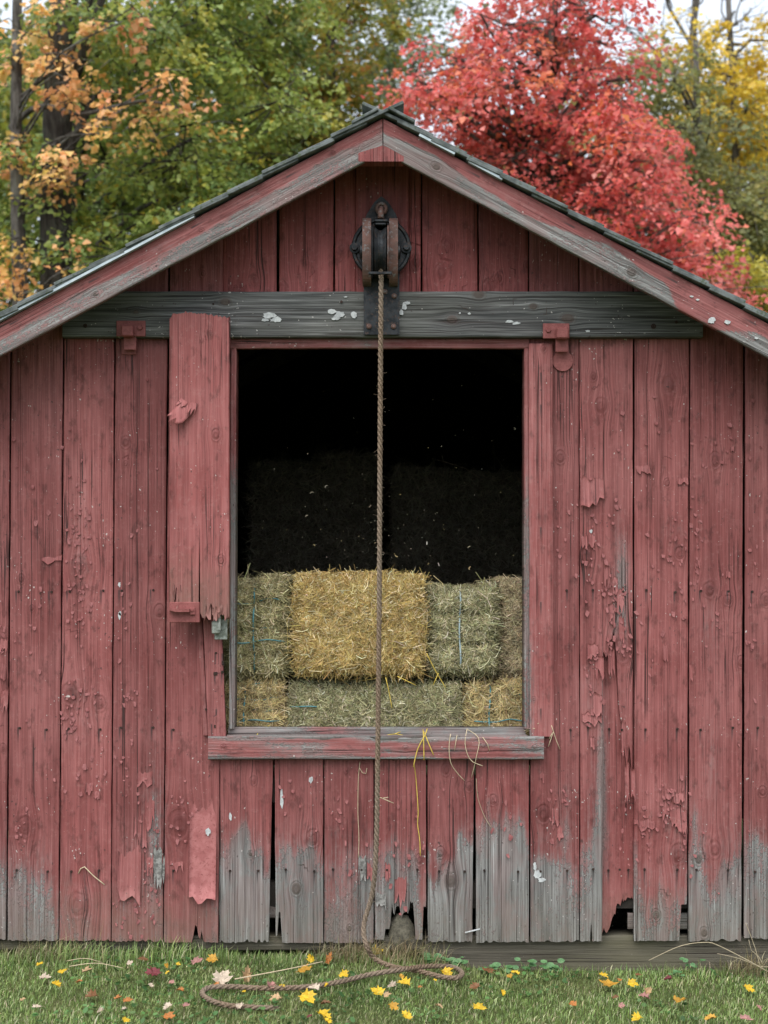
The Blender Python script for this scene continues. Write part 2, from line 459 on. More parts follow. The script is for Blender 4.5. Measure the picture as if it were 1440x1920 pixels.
# ------------------------------------------------------------------ the ground
def gz(x):
    return -.072 * sst(np.asarray(x, float) * PXM + 720, 690, 960)
gxs = np.concatenate([[-600, -60, -6], np.linspace(-3, 3, 61), [6, 60, 600]])
gys = np.array([-300., -20., -3., 0.3, 12., 60., 900.])
GXX, GYY = np.meshgrid(gxs, gys, indexing='ij')
gi = np.arange(GXX.size).reshape(GXX.shape)
ground = mesh_np("ground", np.stack([GXX, GYY, gz(GXX)], -1).reshape(-1, 3),
                 [np.stack([gi[:-1, :-1], gi[1:, :-1], gi[1:, 1:], gi[:-1, 1:]], -1).reshape(-1, 4)], M_ground, smooth=True)
tag(ground, kind="structure")

# ------------------------------------------------------------------ the barn
barn = empty("barn", (0, 0, 0), "weathered red board barn with open hay door, rope pulley and sagging shingle roof", "barn")
APEX_Y = -0.33
SL = 0.533
TH = math.atan(SL)
APEX = P(718, 222, APEX_Y)
def roof_z(x): return APEX.z - abs(x - APEX.x) * SL        # top edge of the rake boards / bottom of roof deck

def board(name, parent, c, a0, a1, O, C, A, N, thick=0.025, mat=RED, na=None, knots=(), barefn=None, nails=(), tone=None,
          seed=0, cup=0.003, ease=0.003, warp=0.004, edge=0.0015, bend=None, step=0.014, smooth=True):
    """one plank. c: positions across (n), a0/a1: ends along the grain for each c (arrays); barefn(c,a)->bareness"""
    r = np.random.default_rng(seed + 11)
    c = np.asarray(c, float); nc = len(c)
    a0 = np.broadcast_to(np.asarray(a0, float), (nc,)); a1 = np.broadcast_to(np.asarray(a1, float), (nc,))
    L = float(np.max(a1 - a0))
    na = na or max(3, int(L / step))
    t = np.linspace(0, 1, na)
    a = a0[:, None] + (a1 - a0)[:, None] * t[None, :]
    cc = np.repeat(c[:, None], na, 1)
    w = c[-1] - c[0]; u = (cc - c[0]) / w * 2 - 1
    cc = cc + edge * (np.abs(u) > 0.98) * fb(a * 9, seed + 3) + 0.0010 * fb(a * 0.9, seed + 5)
    if bend is not None: cc = cc + (bend(a, u) if bend.__code__.co_argcount > 1 else bend(a))
    out = cup * (1 - u * u) * float(r.uniform(-1, 1)) + warp * fb(a * 0.8, seed + 1) - ease * (np.abs(u) > 0.985)
    out = out + 0.0012 * vn2(cc * 60, a * 12, seed)
    O, C, A, N = (np.array(q, float) for q in (O, C, A, N))
    # grain flow
    gu = cc + float(r.uniform(0, 50)); gz = a + float(r.uniform(0, 50))
    kn = np.zeros((nc, na, 3)); kn[..., 0] = 50.0
    best = np.full((nc, na), 1e9)
    for (kc, ka, kr) in knots:
        dc, da = cc - kc, a - ka
        gu = gu - 0.7 * dc * np.exp(-(dc / (1.7 * kr)) ** 2 - (da / (2.4 * kr)) ** 2)
        d = (dc * dc + da * da * 0.55) / kr ** 2
        m = d < best; best = np.where(m, d, best)
        kn[..., 0] = np.where(m, dc / kr, kn[..., 0]); kn[..., 1] = np.where(m, da / kr * 0.75, kn[..., 1])
        out = out + 0.004 * np.exp(-d)
    kn[best > 36] = (50, 0, 0)
    nlv = np.zeros((nc, na, 3)); nlv[..., 0] = 1.0; bn = np.full((nc, na), 1e9)
    for (nc_, na_) in nails:
        dc, da = cc - nc_, a - na_
        d = dc * dc + da * da; m = d < bn; bn = np.where(m, d, bn)
        nlv[..., 0] = np.where(m, dc, nlv[..., 0]); nlv[..., 1] = np.where(m, da, nlv[..., 1])
    bare = np.zeros((nc, na)) if barefn is None else barefn(cc, a) + np.zeros((nc, na))
    V = O + cc[..., None] * C + a[..., None] * A + out[..., None] * N
    V = V.reshape(-1, 3)
    idx = np.arange(nc * na).reshape(nc, na)
    q = np.stack([idx[:-1, :-1], idx[1:, :-1], idx[1:, 1:], idx[:-1, 1:]], -1).reshape(-1, 4)
    ring = np.concatenate([idx[:, 0], idx[-1, 1:], idx[-2::-1, -1], idx[0, -2:0:-1]])
    back = V[ring] - (N * thick) * 1.0
    nb = len(V)
    bi = np.arange(nb, nb + len(ring))
    # separate copy of the rim so that the edge stays sharp
    rim = V[ring]; ri = np.arange(nb + len(ring), nb + 2 * len(ring))
    b2 = np.roll(bi, -1); r2 = np.roll(ri, -1)
    side = np.stack([ri, bi, b2, r2], -1)
    flip = np.dot(np.cross(C, A), N) < 0
    if flip: q = q[:, ::-1]
    else: side = side
    backf = bi[None, ::-1] if not flip else bi[None, :]
    if flip: side = side[:, ::-1]
    def ext(x): 
        x = x.reshape(nc * na, -1); e = x[ring]
        return np.concatenate([x, e, e])
    VV = np.concatenate([V, back, rim])
    tn = float(r.uniform(-1, 1)) if tone is None else tone
    attrs = {'gu': ('FLOAT', ext(gu)), 'gz': ('FLOAT', ext(gz)), 'bare': ('FLOAT', np.clip(ext(bare), -0.3, 1.2)),
             'tone': ('FLOAT', np.full(len(VV), tn)), 'kn': ('FLOAT_VECTOR', ext(kn)), 'nl': ('FLOAT_VECTOR', ext(nlv))}
    o = mesh_np(name, VV, [q, side, backf], mat, parent, smooth=smooth, attrs=attrs)
    return o

def cols(x0, x1, n=14):
    e = 0.0025
    return np.concatenate([[x0, x0 + e], np.linspace(x0, x1, n)[1:-1], [x1 - e, x1]])

WX, WZ, WN, WO = (1, 0, 0), (0, 0, 1), (0, -1, 0), (0, 0, 0)
# knots seen in the photograph: (px, py, radius px)
KNOTS = [(46, 1548, 16), (150, 1062, 17), (130, 1300, 16), (188, 1318, 14), (236, 828, 9), (335, 1545, 20), (147, 1695, 17), (236, 870, 5),
         (1127, 760, 12), (1113, 706, 7), (1255, 722, 17), (1050, 857, 9), (1340, 862, 11), (1275, 1038, 10), (1250, 905, 6), (1330, 1105, 12),
         (1100, 1043, 13), (1168, 1218, 19), (1018, 1525, 13), (1272, 1600, 15), (1340, 1592, 13), (1310, 1610, 9), (1320, 1748, 8), (1230, 1715, 9),
         (475, 1463, 8), (470, 1600, 6), (588, 1570, 12), (555, 1665, 9), (836, 1442, 9), (880, 1475, 9), (826, 1598, 8), (845, 1652, 13),
         (925, 1500, 9), (655, 1740, 6), (990, 498, 8), (381, 513, 6), (40, 1085, 7), (1390, 1240, 8), (60, 1140, 5), (1365, 1125, 9), (700, 1520, 5)]
# patches where the paint is gone: (px, py, rx, ry, amount)
BARE = [(290, 1560, 18, 130, .48), (255, 1640, 30, 70, .22), (40, 1640, 30, 40, .2), (1125, 1560, 20, 150, .42), (1165, 1090, 14, 90, .55),
        (1160, 1170, 22, 30, .25), (1010, 1640, 22, 35, .5), (1270, 1530, 30, 40, .22), (640, 1620, 40, 60, .2), (690, 1640, 20, 60, .35),
        (750, 1640, 40, 60, .3), (150, 1010, 22, 140, .14), (145, 1330, 30, 60, .14), (1335, 1440, 16, 90, .2), (1330, 1180, 20, 60, .14),
        (985, 1250, 7, 160, .5), (1060, 1560, 14, 90, .3), (1100, 1300, 16, 60, .15), (1130, 1420, 9, 120, .35), (1265, 1000, 25, 30, .12),
        (440, 1580, 40, 30, .18), (560, 1600, 40, 40, .2), (930, 1570, 50, 50, .3), (890, 1620, 14, 60, .2), (1420, 1590, 30, 40, .3)]
FADE = {}
def wall_bare(fade, soft, amt, seed, xoff=0.0):
    def f(c, a):
        px = 720 + c * PXM; py = GROUND - a * PXM
        ed = fade + 58 * fb(px * 0.035, seed + 50) + 34 * fb(px * 0.12, seed + 51) + 26 * vn2(px * .05, py * .03, seed)
        b = (amt + .10) * sst(py, ed - soft * 2.6, ed + soft * 2.0)
        for (x, y, rx, ry, m) in BARE:
            b = b + m * np.exp(-((px - x) / rx) ** 2 - ((py - y) / ry) ** 2)
        return b
    return f
NAILROWS = (1108, 1366, 1632)
def ragged(n, base, amp, seed, teeth=0.0):
    r = np.random.default_rng(seed)
    z = np.full(n, base) + amp * fb(np.arange(n) * 0.35, seed)
    z += teeth * (r.random(n) ** 3)
    return z

wall_boards = []
def wall_board(x0, x1, py_bot, py_top, fade=1700, soft=45, amt=0.55, seed=1, mat=RED, y=0.0, xt0=None, xt1=None, bot=None, n=22,
               toothy=0.01, nails=True, tone=None, thick=0.025, name="wall_board", amp=0.004):
    """x0,x1 in px at the bottom, xt0,xt1 at the top"""
    X0, X1 = X(x0 + 1.0, y), X(x1 - 1.0, y)
    c = cols(X0, X1, n)
    nc = len(c)
    zb = ragged(nc, Z(py_bot, y), amp, seed, toothy) if bot is None else bot(c)
    zt = np.full(nc, Z(py_top, y)) if py_top is not None else np.minimum(roof_z(c) - 0.005, 9)
    kn = [(X(a, y), Z(b, y), r / PXM) for a, b, r in KNOTS if x0 - 2 < a < x1 + 2 and b < py_bot + 10]
    rr = np.random.default_rng(seed)
    while len(kn) < 3 and py_top is None or len(kn) < 1:
        kn.append((rr.uniform(X0, X1), rr.uniform(zb.mean() + .2, zt.mean() - .3), rr.uniform(.012, .03)))
    nl = []
    if nails:
        for row in NAILROWS:
            zz = Z(row, y)
            if zb.min() + 0.05 < zz < zt.min() - 0.05:
                for fx in (0.2, 0.78):
                    nl.append((X0 + (X1 - X0) * (fx + rr.uniform(-.06, .06)), zz + rr.uniform(-.006, .006)))
    bend = None
    if xt0 is not None:
        d0 = (xt0 - x0) / PXM; d1 = d0 if xt1 is None else (xt1 - x1) / PXM; zlo, zhi = Z(1765), Z(640)
        bend = lambda a, u=0.0: (d0 + (d1 - d0) * (np.asarray(u) + 1) / 2) * (a - zlo) / (zhi - zlo)
    o = board(name, barn, c, zb, zt, (0, y, 0), WX, WZ, WN, thick, mat, knots=kn, barefn=wall_bare(fade, soft, amt, seed), nails=nl,
              seed=seed, bend=bend, tone=tone)
    if nl:
        mb = MB()
        for (a, b) in nl:
            a2 = a + (float(bend(np.array(b), (a - X0) / (X1 - X0) * 2 - 1)) if bend else 0)
            mb.tube([(a2, y - 0.002, b), (a2, y - 0.0065, b)], [0.0062, 0.005], 7)
        nn = mb.build("nail_heads", M_nail, o)
        tag(nn, kind="stuff")
    wall_boards.append((o, x0, x1, y))
    return o

B = wall_board
# left of the opening (x at the bottom, the boards lean a little)
B(-330, -228, 1762, None, 1690, seed=101); B(-228, -128, 1763, None, 1680, seed=102); B(-128, -88, 1763, None, 1690, seed=103)
b_a = B(-88, 12, 1762, None, 1660, 50, .55, seed=1, xt0=-80, xt1=20)
b_b = B(13, 110, 1764, None, 1668, 45, .50, seed=2, xt0=21, xt1=119)
b_c = B(110, 208, 1764, None, 1725, 60, .32, seed=3, xt0=120, xt1=215)
b_d = B(208, 306, 1766, None, 1775, 50, .28, seed=4, xt0=216, xt1=315)
def botE(c):
    px = 720 + np.asarray(c) * PXM
    z = np.full(len(c), Z(1767)) + 0.003 * fb(px * .3, 5)
    z = z + 0.10 * np.clip(1 - np.abs(px - 367) / 7.0, 0, 1) + 0.055 * np.clip(1 - np.abs(px - 378) / 4, 0, 1)
    return z
b_e = B(306, 410, 1767, None, 1768, 55, .30, seed=5, xt0=316, xt1=418, bot=botE, n=34)
# below the opening
SILLTOP = 1395
def bot_gapL(c):
    px = 720 + np.asarray(c) * PXM
    return np.full(len(c), Z(1767)) + 0.005 * fb(px * .4, 6) + 0.02 * (np.random.default_rng(3).random(len(c)) ** 4)
B(411, 505, 1767, SILLTOP, 1592, 26, .66, seed=6, bot=bot_gapL, xt0=411, xt1=530, n=26)
def bot_g(c):
    px = 720 + np.asarray(c) * PXM
    z = np.full(len(c), Z(1768)) + 0.004 * fb(px * .4, 7)
    return np.where((px > 521) & (px < 527.5), Z(1710), np.where(px <= 521, Z(1756) + .01 * fb(px, 3), z))
B(516, 607, 1768, SILLTOP, 1600, 30, .62, seed=7, bot=bot_g, n=30, xt0=510, xt1=607)
b_h = B(607, 701, 1768, SILLTOP, 1668, 55, .48, seed=8)
def bot_hole(c):
    px = 720 + np.asarray(c) * PXM
    r = np.random.default_rng(8).random(len(c))
    h = Z(1762) + 0.0 * px
    hole = Z(1693 + 10) + (r - .5) * 0.09 + 0.05 * fb(px * .3, 4)
    m = (px > 732) & (px < 778)
    left = (px >= 722) & (px <= 732)
    h = np.where(m, hole, h); h = np.where(left, Z(1742), h)
    h = np.where(px > 792, Z(1700), h)
    return h
b_i = B(702, 800, 1768, SILLTOP, 1640, 40, .50, seed=9, bot=bot_hole, n=40)
B(801, 886, 1767, SILLTOP, 1604, 26, .68, seed=10, xt0=801, xt1=900)
B(892, 993, 1768, SILLTOP, 1598, 34, .62, seed=11, xt0=889, xt1=993)
# right of the opening
b_l = B(994, 1087, 1766, None, 1640, 40, .60, seed=12, xt0=992, xt1=1086)
def bot_m1(c):
    px = 720 + np.asarray(c) * PXM
    r = np.random.default_rng(28).random(len(c))
    z = np.interp(px, [1087, 1130.4, 1131.2, 1138, 1143, 1150, 1156, 1160, 1166, 1171, 1175, 1180, 1188], [1765, 1765, 1225, 1240, 1212, 1196, 1240, 1330, 1362, 1395, 1470, 1400, 1500])
    z = np.where(np.abs(px - 1109) < 1.7, 1725, z)
    return np.array([Z(q) for q in z]) + .004 * fb(px * .4, 12) + np.where(px > 1131, r * .04, 0)
b_m = B(1087, 1187, 1765, None, 1610, 50, .55, seed=13, bot=bot_m1, xt0=1086, xt1=1188, n=44)
def bot_m2(c):
    px = 720 + np.asarray(c) * PXM
    r = np.random.default_rng(18).random(len(c))
    z = np.interp(px, [1131, 1133, 1139, 1146, 1150, 1156, 1158, 1166, 1168, 1172, 1178, 1188],
                  [1754, 1745, 1757, 1740, 1728, 1716, 1700, 1702, 1690, 1695, 1688, 1690])
    return np.array([Z(q) for q in z]) + r * .014
b_m2 = B(1126, 1191, 1700, 1150, 2400, 40, .0, seed=14, bot=bot_m2, y=0.027, n=34, tone=.5, thick=.02)
def bot_n(c):
    px = 720 + np.asarray(c) * PXM
    z = np.full(len(c), Z(1764)) + .004 * fb(px * .4, 14)
    return np.where(px > 1274, Z(1696) + .006 * fb(px, 2), z)
b_n = B(1188, 1289, 1764, None, 1672, 50, .58, seed=15, bot=bot_n, xt0=1189, xt1=1293, n=28)
b_o = B(1290, 1391, 1765, None, 1632, 45, .60, seed=16, xt0=1294, xt1=1395)
b_p = B(1394, 1492, 1760, None, 1610, 40, .60, seed=17, xt0=1397, xt1=1494)
B(1493, 1590, 1762, None, 1640, seed=104); B(1590, 1690, 1763, None, 1660, seed=105); B(1690, 1772, 1763, None, 1660, seed=106)
# gable boards above the opening
GB = 640
for k, (x0, x1) in enumerate([(416, 519), (523, 626), (627, 668), (668, 766), (766, 790), (791, 896), (897, 991)]):
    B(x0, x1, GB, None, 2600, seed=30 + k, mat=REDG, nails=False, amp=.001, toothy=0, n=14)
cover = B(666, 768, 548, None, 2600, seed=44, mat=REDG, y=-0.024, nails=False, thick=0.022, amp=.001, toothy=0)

# lintel trim, header beam
kb = [(423, 566, 9), (897, 552, 10), (848, 599, 9), (1065, 597, 10), (255, 585, 7), (1000, 575, 6)]
def beam_bare(c, a):
    return np.full(np.shape(a), 1.1)
beam = board("header_beam", barn, cols(Z(632, -.055), Z(546, -.055), 16), X(117, -.055), X(1318, -.055), (0, -0.055, 0), (0, 0, 1), (1, 0, 0), (0, -1, 0),
             0.053, GREY, knots=[(Z(b, -.055), X(a, -.055), r / PXM) for a, b, r in kb], barefn=beam_bare, seed=60, ease=0.006, tone=.2)
mb = MB()
for (a, b, r) in ((160, 611, 4), (1225, 612, 5), (1268, 604, 3), (640, 566, 2.5), (400, 570, 2)):
    p = P(a, b, -.055); mb.tube([(p.x, -.0555, p.z), (p.x, -.060, p.z)], r / PXM, 9)
tag(mb.build("bolt_holes", M_nail, beam), kind="stuff")
board("lintel_board", barn, cols(Z(653, -.012), Z(634, -.012), 6), X(416, -.012), X(992, -.012), (0, -0.012, 0), (0, 0, 1), (1, 0, 0), (0, -1, 0), 0.03, RED,
      barefn=lambda c, a: .28 * np.exp(-((a - X(690)) / .12) ** 2) + .12, seed=61)
# jambs: casing boards, then the grey edge of the frame inside the opening
def jamb_bare(c, a):
    px = 720 + c * PXM; py = GROUND - a * PXM
    return .5 * sst(px, 998, 984) * sst(py, 820, 1000) + .25 * sst(py, 1100, 1300) * sst(px, 1014, 990) + .08
board("door_casing", barn, cols(X(993, -.024), X(1038, -.024), 10), Z(1381, -.024), Z(644, -.024), (0, -.024, 0), WX, WZ, WN, .023, RED, barefn=jamb_bare, seed=62,
      knots=[(X(1018), Z(655), .015), (X(1000), Z(1310), .01)], bend=lambda a: -0.002 * (a - 1), nails=[(X(1014, -.024), Z(q, -.024)) for q in (700, 760, 990, 1130, 1330)])
board("door_frame", barn, cols(X(983, -.010), X(993, -.010), 5), Z(1366), Z(654), (0, -.010, 0), WX, WZ, WN, .12, RED,
      barefn=lambda c, a: .42 * sst(GROUND - a * PXM, 780, 1050) + .1, seed=63)
board("door_frame", barn, cols(X(429, -.010), X(439, -.010), 5), Z(1366), Z(654), (0, -.010, 0), WX, WZ, WN, .12, RED,
      barefn=lambda c, a: .5 * sst(GROUND - a * PXM, 800, 950) + .1, seed=64, bend=lambda a: (a - 1.07) * 0.005)
# left casing: only its loose lower part is left
lc = board("door_casing", barn, cols(X(390, -.03), X(424, -.03), 12), Z(1381, -.03), Z(1150, -.03), (0, -.03, 0), WX, WZ, WN, .024, RED, barefn=lambda c, a: .06, seed=65,
           bend=lambda a: -(a - Z(1381)) * 0.045, nails=[(X(p_), Z(q)) for p_, q in ((405, 1226), (418, 1226), (404, 1262), (417, 1260), (407, 1330), (398, 1358))])
board("casing_splinter", barn, cols(X(381, -.02), X(390, -.02), 5), Z(1378), Z(1160), (0, -.02, 0), WX, WZ, WN, .018, RED, barefn=lambda c, a: .1, seed=66, bend=lambda a: -(a - Z(1381)) * 0.05)
mb = MB()
for (a, b, w, h) in ((405, 1224, 4, 3), (418, 1243, 4, 8), (404, 1263, 7, 6), (417, 1260, 5, 5), (386, 1330, 3, 4), (403, 1362, 3, 6)):
    p = P(a, b, -.031); mb.box((p.x, -.031, p.z), (w / PXM, .006, h / PXM), bev=.001)
tag(mb.build("screw_holes", M_nail, lc), kind="stuff")
# sill
def sill_bare(c, a):
    return .32 + .30 * vn2(a * 6, c * 40, 4) + .35 * sst(c, Z(1412), Z(1424)) + .22 * sst(c, Z(1390), Z(1380))
sill = board("door_sill", barn, cols(Z(1424, -.05), Z(1381, -.05), 14), X(390, -.05), X(1020, -.05), (0, -.05, 0), (0, 0, 1), (1, 0, 0), (0, -1, 0), .049, RED, barefn=sill_bare,
             seed=67, ease=.005, knots=[(Z(1397), X(421), .01), (Z(1399), X(760), .012), (Z(1395), X(905), .012), (Z(1398), X(1000), .012)], tone=.5)
board("sill_cap", barn, cols(-.048, 0.16, 12), X(427), X(987), (0, 0, Z(1381, -.05) + .002), (0, 1, -0.0), (1, 0, 0), (0, -0.1, 0.995), .02, RED, barefn=lambda c, a: .62 + .2 * vn2(a * 4, c * 9, 3), seed=68)
board("sill_backing", barn, cols(Z(1381, .02), Z(1364, .02), 6), X(427), X(986), (0, .02, 0), (0, 0, 1), (1, 0, 0), (0, -1, 0), .05, RED, barefn=lambda c, a: .72 - .4 * np.exp(-((a - X(620)) / .15) ** 2), seed=69)

# rake boards on the overhang
def rake(side, seed):
    A = Vector((side * math.cos(TH), 0, -math.sin(TH))); C = Vector((-side * math.sin(TH), 0, -math.cos(TH)))   # C points down off the roof edge
    Wd = 0.132
    n = 18
    c = cols(0.0, Wd, n)
    a0 = c * math.tan(TH) * (-1.0) + 0.002             # plumb cut at the apex
    a0 = c * SL * 1.0
    kk = [(.08, .31, .02), (.085, 1.30, .02)] if side > 0 else [(.03, .27, .012), (.09, 1.5, .012), (.06, .95, .012)]
    def bf(cc, aa):
        t = cc / Wd
        line = 0.47 + .13 * fb(aa * 2.3, seed) + .06 * fb(aa * 11, seed + 1)
        if side > 0:
            line = line - .18 * np.exp(-((aa - .28) / .12) ** 2) + .10 * np.exp(-((aa - .75) / .12) ** 2) + .55 * sst(aa, 1.45, 1.58) * (1 - sst(aa, 1.75, 1.95)) - .22 * np.exp(-((aa - 1.18) / .14) ** 2)
            return 0.04 + 0.62 * sst(t, line - .05, line + .05) + .10 * vn2(aa * 7, cc * 60, seed)
        line = line - .1 * np.exp(-((aa - 1.55) / .2) ** 2) - .2 * np.exp(-((aa - .4) / .25) ** 2)
        return 0.10 + 0.44 * sst(t, line - .10, line + .12) + .12 * vn2(aa * 6, cc * 60, seed)
    return board("rake_board", barn, c, a0, 3.25, (APEX.x + side * 0.002, APEX_Y, APEX.z), C, A, (0, -1, 0), .028, RED, knots=kk, barefn=bf, seed=seed, step=.02,
                 nails=[(.03, q) for q in (.5, .98, 1.5, 1.9)])
rk_l, rk_r = rake(-1, 70), rake(1, 75)
# peak blocks under the apex
for s, (a, b) in ((-1, (672, 718)), (1, (719, 757))):
    mb = MB()
    y = APEX_Y + .012
    pl = [(P(a, 304, y).x, P(a, 304, y).z), (P(b, 304, y).x, P(b, 304, y).z), (P(b, 274 if s < 0 else 286, y).x, P(b, 274 if s < 0 else 286, y).z), (P(a, 288 if s < 0 else 273, y).x, P(a, 288 if s < 0 else 273, y).z)]
    mb.prism(pl, -.012, .07, (1, 0, 0), (0, 0, 1), (0, 1, 0), (0, y, 0))
    o = mb.build("peak_block", RED2, barn)
    for nm, v in (('gu', None), ('gz', None), ('bare', .12), ('tone', .1)):
        at = o.data.attributes.new(nm, 'FLOAT', 'POINT')
        vals = [vv.co.x for vv in o.data.vertices] if nm == 'gu' else [vv.co.z for vv in o.data.vertices] if nm == 'gz' else [v] * len(o.data.vertices)
        at.data.foreach_set('value', np.array(vals, np.float32))
    at = o.data.attributes.new('kn', 'FLOAT_VECTOR', 'POINT'); at.data.foreach_set('vector', np.array([(50, 0, 0)] * len(o.data.vertices), np.float32).ravel())
    at = o.data.attributes.new('nl', 'FLOAT_VECTOR', 'POINT'); at.data.foreach_set('vector', np.array([(1, 0, 0)] * len(o.data.vertices), np.float32).ravel())

# roof: deck, shingle courses, ridge cap, drip edge
DEPTH = 7.0
for s in (-1, 1):
    A = Vector((s * math.cos(TH), 0, -math.sin(TH))); U = Vector((s * math.sin(TH), 0, math.cos(TH))); Y = Vector((0, 1, 0))
    mb = MB()
    L = 3.35; y0, y1 = APEX_Y + .03, DEPTH + .3
    mb.box(APEX + A * (L / 2 + .01) + U * .0 + Y * ((y0 + y1) / 2 - APEX_Y) - U * .008, (L, y1 - y0, .02), (A, Y, U))
    mb.build("roof_deck", M_dark, barn)
    rr = np.random.default_rng(5 + s)
    k = 0; d = 0.06
    while d < 3.3:
        ex = 0.175 + rr.uniform(-.012, .012)
        ln = ex + 0.17
        tilt = math.radians(-3.0 + rr.uniform(-.6, .6))
        A2 = A * math.cos(tilt) + U * math.sin(-tilt) if False else (A * math.cos(tilt) - U * math.sin(tilt)).normalized()
        U2 = A2.cross(Y) * (-1 if A2.cross(Y).z < 0 else 1)
        over = .025 + rr.uniform(-.008, .012)
        ya, yb = APEX_Y - over, DEPTH + .33
        th = 0.015
        c0 = APEX + A * (d + ex - ln / 2) + U * (0.0215) + Y * ((ya + yb) / 2 - APEX_Y)
        mb = MB(); mb.box(c0, (ln, yb - ya, th), (A2, Y, U2), bev=.002)
        mb.build("shingle_course", M_shing, barn)
        d += ex; k += 1
    # starter strip under the shingles
    spans = ((0.95, 3.3),) if s < 0 else ((.18, .36), (.43, .60))
    for (q0, q1) in spans:
        mb = MB(); mb.box(APEX + A * ((q0 + q1) / 2) + U * (.006) + Y * (-.012), ((q1 - q0), .03, .012), (A, Y, U), bev=.001)
        mb.build("drip_edge", M_drip, barn)
    mb = MB(); ya, yb = APEX_Y - .045, DEPTH + .35; mb.box(APEX + A * .070 + U * (.041 + .003 * s) + Y * ((ya + yb) / 2 - APEX_Y), (.132, yb - ya, .014), (A, Y, U), bev=.003)
    mb.build("ridge_cap", M_shing, barn)
    # rafters inside
    for yy in (1.5, 2.5, 3.5):
        mb = MB(); mb.box(APEX + A * 1.5 - U * .10 + Y * (yy - APEX_Y), (2.9, .05, .13), (A, Y, U))
        mb.build("rafter", M_dark, barn)
# side and back walls, floor, foundation
HWL, HWR = X(-330) + .01, X(1772) - .01
for xx, s in ((HWL, -1), (HWR, 1)):
    mb = MB(); mb.box((xx + s * .0 - s * .02, DEPTH / 2 + .03, roof_z(xx) / 2 + .01), (.04, DEPTH - .02, roof_z(xx) - .06))
    mb.build("side_wall", M_dark, barn)
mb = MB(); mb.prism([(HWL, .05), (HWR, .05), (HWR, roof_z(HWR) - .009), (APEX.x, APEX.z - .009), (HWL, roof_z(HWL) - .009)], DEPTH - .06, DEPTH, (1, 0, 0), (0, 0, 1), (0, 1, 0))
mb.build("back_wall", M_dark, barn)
FLOOR_Z = 0.93
mb = MB(); mb.box(((HWL + HWR) / 2, DEPTH / 2 + .10, FLOOR_Z - .03), (HWR - HWL - .1, DEPTH - .2, .05)); mb.build("loft_floor", M_dark, barn)
for z in (.28, FLOOR_Z - .15):
    mb = MB(); mb.box(((HWL + HWR) / 2, .085, z), (HWR - HWL - .1, .08, .12)); mb.build("girt", M_dark, barn)
y = .036
board("foundation_timber", barn, cols(-.16, Z(1755, y), 12), X(796, y), HWR, (0, y, 0), (0, 0, 1), (1, 0, 0), (0, -1, 0), .16, TIMB, barefn=beam_bare, seed=80, tone=-.3)
board("foundation_timber", barn, cols(.025, Z(1755, y), 8), HWL, X(794, y), (0, y, 0), (0, 0, 1), (1, 0, 0), (0, -1, 0), .16, TIMB, barefn=beam_bare, seed=81, tone=-.6)
# cross boards seen through the broken foot of the wall
for (a, b, c_, d_) in ((1170, 1300, 1672, 1694), (1180, 1300, 1712, 1742), (480, 540, 1690, 1722)):
    board("inner_board", barn, cols(Z(d_, .045), Z(c_, .045), 5), X(a), X(b), (0, .045, 0), (0, 0, 1), (1, 0, 0), (0, -1, 0), .02, RED, barefn=lambda c, a: .75 + 0 * a, seed=a)

# hanger brackets of the lost sliding door
def bracket(px, py, w, h, flip):
    t = empty("hanger_bracket", (0, 0, 0)); t.parent = barn
    y = -.056
    p = P(px + w / 2, py + h / 2, y)
    mb = MB(); mb.box((p.x, y - .004, p.z), (w / PXM, .010, h / PXM), bev=.002); mb.build("back_plate", M_ironred, t)
    hx = px + (w * .42 if not flip else w * .70)
    q = P(hx, py + h * .72, y)
    mb = MB(); mb.box((q.x, y - .030, q.z), (.055, .050, .052), bev=.005); mb.build("hook_block", M_ironred, t)
    mb = MB(); mb.box((q.x + .004, y + .012, Z(py + h + 8)), (.058, .016, .10), bev=.002); mb.build("drop_strap", M_ironred, t)
    for fx in ((.82,) if not flip else (.2,)):
        r = P(px + w * fx, py + h * .45, y)
        mb = MB(); mb.tube([(r.x, y - .008, r.z), (r.x, y - .018, r.z)], [.014, .011], 6); mb.build("bolt", M_ironred, t)
    return t
bl = bracket(219, 602, 54, 29, False)
mb = MB(); p = P(242, 651, -.006); mb.box((p.x, -.004, p.z), (27 / PXM, .010, 28 / PXM), bev=.002); mb.build("lower_plate", M_ironred, bl)
mb = MB(); mb.tube([(p.x, -.009, p.z), (p.x, -.018, p.z)], [.013, .010], 6); mb.build("bolt", M_ironred, bl)
br = bracket(1018, 607, 49, 28, True)
mb = MB(); p = P(1055, 677, -.006); mb.tube([(p.x, .002, p.z), (p.x, -.010, p.z)], 19 / PXM, 28); mb.build("door_wheel", M_ironred, br)

